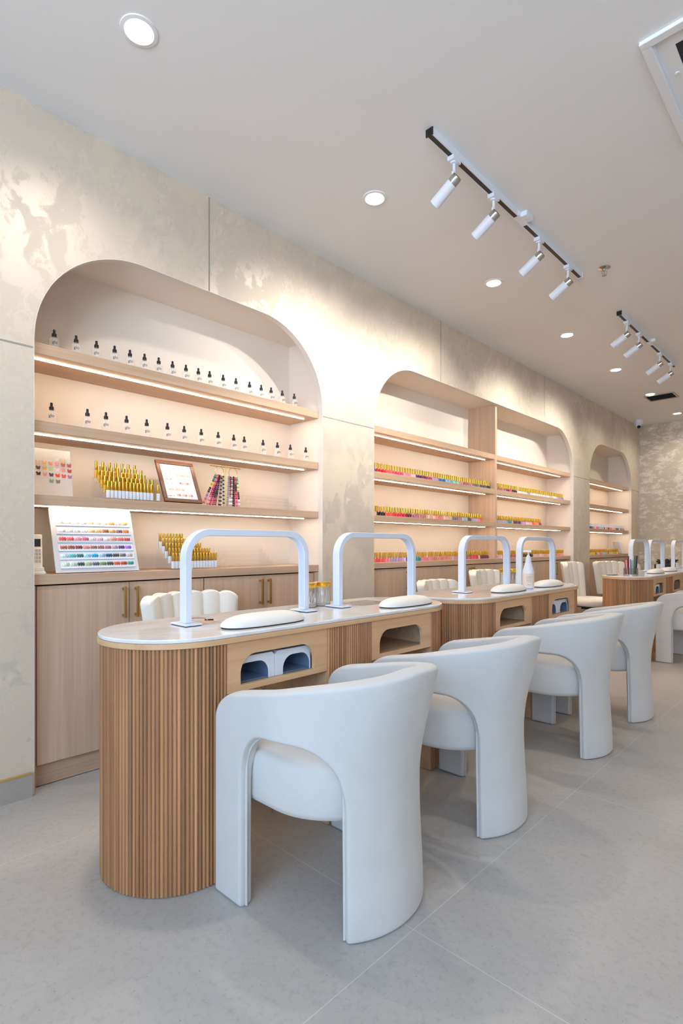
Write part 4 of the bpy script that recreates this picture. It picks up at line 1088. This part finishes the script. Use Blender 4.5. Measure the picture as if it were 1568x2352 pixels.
# ------------------------------------------------------------------ technician chairs
def tech_chair():
    root = thing('tufted_swivel_chair', 'x', 'chair')
    nch = 6; A = math.radians(42); R = 0.33
    NT = nch*10; rows = 12
    def prof(side, f, v):
        ph = -A + 2*A*f
        c = abs(math.sin(PI*f*nch))
        z0 = 0.445; zt = 0.838 + 0.016*c**0.6 - 0.028*abs(2*f-1)**6
        z = z0 + (zt-z0)*v
        r = R + 0.055*(v-0.2)
        if side == 0: r -= 0.018*c**0.55
        else: r += 0.048 + 0.005*c**0.55
        return (-r*math.cos(ph)+0.10, r*math.sin(ph), z)
    m = MB(); bm = m.bm
    G = [[[bm.verts.new(prof(s, i/NT, j/rows)) for j in range(rows+1)] for i in range(NT+1)] for s in (0, 1)]
    for s in (0, 1):
        for i in range(NT):
            for j in range(rows): bm.faces.new((G[s][i][j], G[s][i+1][j], G[s][i+1][j+1], G[s][i][j+1]))
    for i in range(NT):
        # rounded top: extra ridge
        bm.faces.new((G[0][i][rows], G[0][i+1][rows], G[1][i+1][rows], G[1][i][rows])); bm.faces.new((G[0][i][0], G[0][i+1][0], G[1][i+1][0], G[1][i][0]))
    for i in (0, NT):
        for j in range(rows): bm.faces.new((G[0][i][j], G[0][i][j+1], G[1][i][j+1], G[1][i][j]))
    m.build('backrest', M['leather'], root, smooth=75, bevel=0.017, seg=4)
    m = MB(); m.lathe([(0.19,0.385),(0.222,0.392),(0.232,0.41),(0.232,0.44),(0.222,0.458),(0.17,0.472),(0.08,0.478),(0,0.479)], 36); m.build('seat', M['leather'], root, smooth=60)
    m = MB(); m.lathe([(0.16,0.372),(0.17,0.374),(0.17,0.386),(0,0.386)], 24); m.box(-0.10, 0.10, -0.05, 0.05, 0.345, 0.374); m.build('seat_plate', M['black'], root)
    m = MB(); m.lathe([(0.032,0.09),(0.032,0.22),(0.02,0.222),(0.02,0.36),(0,0.36)], 18); m.build('gas_lift', M['black'], root, smooth=40)
    m = MB()
    m.lathe([(0.045,0.06),(0.045,0.11),(0.034,0.115),(0,0.115)], 18)
    for k in range(5): m.prism([(0.02,-0.018),(0.25,-0.011),(0.25,0.011),(0.02,0.018)], 0.066, 0.092, Matrix.Rotation(2*PI*k/5, 4, 'Z'))
    m.build('star_base', M['black'], root, bevel=0.003)
    for k in range(5):
        m = MB(); a = 2*PI*k/5; T_ = Matrix.Translation((0.245*math.cos(a), 0.245*math.sin(a), 0.026)) @ Matrix.Rotation(a+PI/2, 4, 'Z') @ Matrix.Rotation(PI/2, 4, 'Y')
        m.lathe([(0.020,-0.016),(0.025,-0.013),(0.025,-0.003),(0.010,-0.002),(0.010,0.002),(0.025,0.003),(0.025,0.013),(0.020,0.016)], 16, T_)
        m.tube([(0.245*math.cos(a), 0.245*math.sin(a), 0.026), (0.245*math.cos(a), 0.245*math.sin(a), 0.068)], 0.006, 8); m.build('caster', M['black'], root, smooth=40)
    return root
tc = tech_chair()
TC = [(-2.262, 1.465, 0.0, 0.99, 'cream channel-tufted swivel chair behind the nearest table'), (-2.24, 3.66, 0.0, 0.945, 'cream tufted swivel chair behind left end of second table'), (-2.24, 4.43, 0.0, 1.01, 'cream tufted swivel chair behind right half of second table'),
      (-2.20, 6.36, 0.0, 1.045, 'cream tufted swivel chair in the gap between second and far tables'), (-2.19, 7.42, -0.45, 1.025, 'cream tufted swivel chair behind the far table, left of pens'), (-2.19, 8.25, -0.3, 0.97, 'cream tufted swivel chair farthest back, behind the pens')]
for i, (x, y, a, sz, lb) in enumerate(TC):
    o = tc if i == 0 else dup(tc)
    o.location = (x, y, 0); o.rotation_euler = (0, 0, a); o['label'] = lb; o['group'] = 'technician chairs behind the tables'; o.scale = (1, 1, sz)

# ------------------------------------------------------------------ ceiling fittings
def dl_proto():
    r = thing('downlight', 'x', 'downlight')
    m = MB(); m.lathe([(0.049,-0.003),(0.053,-0.006),(0.066,-0.004),(0.067,0),(0.049,0)], 36, cap=False); m.build('trim_ring', M['paint'], r, smooth=40)
    m = MB(); m.lathe([(0.050,-0.0035),(0,-0.0035)], 36, cap=False); m.build('diffuser', M['down'], r)
    return r
dl = dl_proto()
DY = [0.924, 2.272, 3.608, 4.967, 6.319, 7.645, 9.03]
DLBL = ['round downlight nearest the viewer, at top left of ceiling', 'round downlight second from the viewer, left of the track start', 'round downlight third from the viewer, left of the near track', 'round downlight fourth from the viewer',
        'round downlight fifth from the viewer, left of the far track', 'round downlight sixth from viewer, beside the black vent', 'round downlight farthest from the viewer, near the camera']
def lamp(kind, name, loc, energy, color, **kw):
    l = bpy.data.lights.new(name, kind); l.energy = energy; l.color = color
    for k, v in kw.items(): setattr(l, k, v)
    o = bpy.data.objects.new(name, l); COL.objects.link(o); o.location = loc
    return o
DOWN_W, SPOT_W = 42.0, 42.0
for i, y in enumerate(DY):
    o = dl if i == 0 else dup(dl)
    o.location = (-1.937, y, H); o['label'] = DLBL[i]; o['group'] = 'row of round downlights'
    lamp('SPOT', 'downlight_beam', (-1.937, y, H-0.012), DOWN_W, (1.0, 0.89, 0.76), spot_size=math.radians(150), spot_blend=0.9, shadow_soft_size=0.045)
# a second row added out of frame as warm fill light for the room
for i, y in enumerate((0.9, 3.6, 6.3, 9.0)):
    o = dup(dl); o.location = (1.4, y, H); o['label'] = 'added fill downlight over the aisle, out of view'; o['group'] = 'added row of fill downlights'
    lamp('SPOT', 'downlight_beam', (1.4, y, H-0.012), DOWN_W*(0.3 if y < 2 else 1.5), (1.0, 0.83, 0.64), spot_size=math.radians(150), spot_blend=0.9, shadow_soft_size=0.045)

XTk = -1.432
def track(y0, y1, ym, heads, w, aim):
    t = thing('lighting_track', '%s white ceiling track with black slot' % w, 'light track', (XTk, y0, H), 0, 'ceiling lighting tracks')
    for a, b in ((0, ym-y0-0.06), (ym-y0+0.06, y1-y0)):
        m = MB(); m.box(-0.017, -0.0115, a, b, -0.032, 0); m.box(0.0115, 0.017, a, b, -0.032, 0); m.box(-0.0115, 0.0115, a, b, -0.012, 0); m.build('rail', M['white'], t)
        m = MB(); m.box(-0.0113, 0.0113, a, b, -0.031, -0.012); m.build('slot', M['black'], t)
    m = MB(); m.box(-0.019, 0.019, -0.006, 0.0, -0.034, 0); m.build('end_cap', M['black'], t)
    m = MB(); m.box(-0.019, 0.019, y1-y0, y1-y0+0.006, -0.034, 0); m.build('end_cap', M['white'], t)
    m = MB(); m.box(-0.019, 0.019, ym-y0-0.066, ym-y0+0.066, -0.030, 0); m.box(-0.019, 0.055, ym-y0-0.035, ym-y0+0.045, -0.028, 0); m.build('feed_box', M['white'], t, bevel=0.002)
    return t
def head_proto():
    r = thing('track_spotlight', 'x', 'spotlight')
    m = MB(); m.box(-0.018, 0.018, -0.032, 0.032, -0.046, -0.010); m.prism(rrect(-0.015, 0.015, -0.020, 0.020, 0.012), -0.053, -0.0465); m.build('adapter', M['white'], r)
    m = MB(); m.tube([(0,0,-0.050),(0,0,-0.125)], 0.0075, 10); m.box(-0.006, 0.006, -0.012, -0.006, -0.13, -0.09); m.build('stem', M['white'], r, smooth=40)
    tilt = Matrix.Translation((0, 0, -0.133)) @ Matrix.Rotation(HTILT, 4, 'Y')      # local -Z becomes the beam axis
    m = MB(); m.lathe([(0,0.026),(0.024,0.024),(0.0265,0.018),(0.0265,-0.012),(0.0265,-0.013)], 28, tilt); rg = m.build('collar', M['chrome'], r, smooth=40)
    m = MB(); m.lathe([(0.0275,-0.012),(0.0275,-0.132),(0.025,-0.134),(0.024,-0.122),(0.024,-0.121)], 28, tilt, cap=False); b = m.build('barrel', M['white'], r, smooth=40)
    m = MB(); m.lathe([(0.0238,-0.123),(0,-0.123)], 24, tilt, cap=False); m.build('lens', M['spotlens'], b)
    return r
HTILT = math.radians(59)
hp = head_proto()
HD = [[2.275, 2.667, 3.235, 3.690], [4.955, 5.300, 5.985, 6.395]]
track(2.070, 3.900, 2.985, HD[0], 'near', None)
track(4.760, 6.560, 5.640, HD[1], 'far', None)
OR = ['first', 'second', 'third', 'last']
first = True
for k in range(2):
    for i, y in enumerate(HD[k]):
        o = hp if first else dup(hp); first = False
        o.location = (XTk, y, H-0.006); o['label'] = '%s white spotlight along the %s ceiling track' % (OR[i], ('near','far')[k]); o['group'] = 'spotlights on the ceiling tracks'
        d = Vector((-math.sin(HTILT), 0, -math.cos(HTILT)))
        p = Vector((XTk, y, H-0.006-0.133)) + d*0.138
        s = lamp('SPOT', 'track_beam', p, SPOT_W, (1.0, 0.94, 0.86), spot_size=math.radians(76), spot_blend=1.0, shadow_soft_size=0.024)
        s.rotation_euler = d.to_track_quat('-Z', 'Y').to_euler()

sp = thing('fire_sprinkler', 'small chrome fire sprinkler on the ceiling between the tracks', 'sprinkler', (-1.283, 3.942, H))
m = MB(); m.lathe([(0.040,0),(0.040,-0.004),(0.022,-0.010),(0.014,-0.012),(0,-0.012)], 28); m.build('rosette', M['chrome'], sp, smooth=40)
m = MB(); m.lathe([(0.008,-0.011),(0.008,-0.022),(0.005,-0.024),(0.003,-0.05),(0,-0.05)], 14); m.tube([(0.010,0,-0.018),(0.017,0,-0.034),(0.006,0,-0.052)], 0.0028, 8); m.tube([(-0.010,0,-0.018),(-0.017,0,-0.034),(-0.006,0,-0.052)], 0.0028, 8); m.build('nozzle', M['chrome'], sp, smooth=40)
m = MB(); m.lathe([(0.015,-0.052),(0.015,-0.0545),(0,-0.0545)], 16); m.build('deflector', M['chrome'], sp)

vt = thing('ceiling_vent', 'dark rectangular air vent in the far part of the ceiling', 'vent', (-1.862, 7.86, H))
m = MB(); m.box(-0.165, 0.165, -0.16, -0.14, -0.012, 0); m.box(-0.165, 0.165, 0.14, 0.16, -0.012, 0); m.box(-0.165, -0.148, -0.14, 0.14, -0.012, 0); m.box(0.148, 0.165, -0.14, 0.14, -0.012, 0); m.build('frame', M['greym'], vt)
m = MB(); m.box(-0.148, 0.148, -0.14, 0.14, -0.004, -0.001); m.build('backing', M['black'], vt)
m = MB()
for i in range(9): m.box(-0.147, 0.147, -0.13+0.03*i, -0.127+0.03*i, -0.010, -0.004)
m.build('louvre', M['black'], vt)

ac = thing('air_conditioner', 'square white ceiling air conditioner at the top right corner', 'air conditioner', (-0.614, 2.266, H))
AW = 0.72
m = MB()
def frame(m, i0, i1, z0, z1):
    m.box(i0, AW-i0, i0, i1, z0, z1); m.box(i0, AW-i0, AW-i1, AW-i0, z0, z1); m.box(i0, i1, i1, AW-i1, z0, z1); m.box(AW-i1, AW-i0, i1, AW-i1, z0, z1)
frame(m, 0, 0.036, -0.016, 0); m.build('outer_frame', M['paint'], ac, bevel=0.003)
m = MB(); frame(m, 0.036, 0.044, -0.010, 0); m.build('step', M['white'], ac)
m = MB(); frame(m, 0.044, 0.10, -0.004, 0.0); m.build('inner_frame', M['paint'], ac)
m = MB(); frame(m, 0.10, 0.15, -0.002, 0.0); m.build('outlet', M['rubber'], ac)
m = MB(); m.box(0.15, AW-0.15, 0.15, AW-0.15, -0.012, 0); m.build('grille', M['paint'], ac, bevel=0.004)
m = MB(); Tm = Matrix.Translation((0.075, 0.25, -0.004)); m.lathe([(0.008,0),(0.008,-0.004),(0,-0.004)], 16, Tm); m.build('indicator', M['white'], ac)

cm = thing('dome_camera', 'white dome security camera in the far ceiling corner', 'camera', (-2.475, 9.13, H), 0.45)
m = MB(); m.lathe([(0.062,0),(0.062,-0.045),(0.057,-0.062),(0.050,-0.068),(0,-0.068)], 28); m.build('mount', M['white'], cm, smooth=40)
m = MB()
for i in range(1):
    prof = [(0.046*math.cos(a), -0.066-0.050*math.sin(a)) for a in [PI/2*k/8 for k in range(9)]]
    m.lathe(prof, 28)
m.build('dome', M['white'], cm, smooth=60)
m = MB(); Tl = Matrix.Translation((0.0, -0.0, -0.085)) @ Matrix.Rotation(math.radians(122), 4, 'X'); m.lathe([(0.024,0.036),(0.024,0.042),(0.014,0.044),(0.010,0.040),(0,0.040)], 20, Tl); m.build('lens', M['black'], cm, smooth=40)

# ------------------------------------------------------------------ daylight, world, camera
w = bpy.data.worlds.new('World'); sc.world = w; w.use_nodes = True
bg = w.node_tree.nodes['Background']; bg.inputs[1].default_value = 9.0
# overcast sky above the horizon; brighter lower half added to light the ceiling
_nt = w.node_tree; _tc = N(_nt, 'ShaderNodeTexCoord'); _sp = N(_nt, 'ShaderNodeSeparateXYZ'); _nt.links.new(_tc.outputs['Generated'], _sp.inputs[0])
_mr = N(_nt, 'ShaderNodeMapRange'); _mr.inputs[1].default_value = -0.12; _mr.inputs[2].default_value = 0.12; _nt.links.new(_sp.outputs[2], _mr.inputs[0])
_nt.links.new(ramp(_nt, _mr.outputs[0], [(0.0, (0.88, 1.03, 1.25, 1)), (1.0, (0.44, 0.63, 0.88, 1))]), bg.inputs[0])
po = lamp('AREA', 'shop_window_portal', (0.925, YF-0.05, 1.85), 1.0, (1,1,1), shape='RECTANGLE', size=4.05, size_y=1.8)
po.rotation_euler = (PI/2, 0, 0); po.data.cycles.is_portal = True
po.rotation_euler = Vector((0, 1, 0)).to_track_quat('-Z', 'Z').to_euler()

F_PX, U0, V0, HC = 1240.0, 784.0, 1252.0, 1.085
cam = bpy.data.cameras.new('Camera'); co = bpy.data.objects.new('Camera', cam); COL.objects.link(co)
co.location = (0, 0, HC); co.rotation_euler = (PI/2, 0, math.atan2(1196, F_PX))
cam.sensor_fit = 'VERTICAL'; cam.sensor_height = 36; cam.sensor_width = 24; cam.lens = F_PX/2352*36
cam.shift_y = (V0-1176)/2352
cam.clip_start = 0.02
sc.camera = co
vs = sc.view_settings; vs.view_transform = 'Standard'; vs.look = 'None'; vs.exposure = 0.2; vs.gamma = 1.0; vs.use_curve_mapping = False
cy = sc.cycles
cy.use_denoising = True; cy.use_adaptive_sampling = True; cy.adaptive_threshold = 0.02; cy.max_bounces = 10; cy.diffuse_bounces = 5; cy.glossy_bounces = 4; cy.transparent_max_bounces = 24; cy.sample_clamp_indirect = 6.0; cy.use_light_tree = True
cy.caustics_reflective = False; cy.caustics_refractive = False
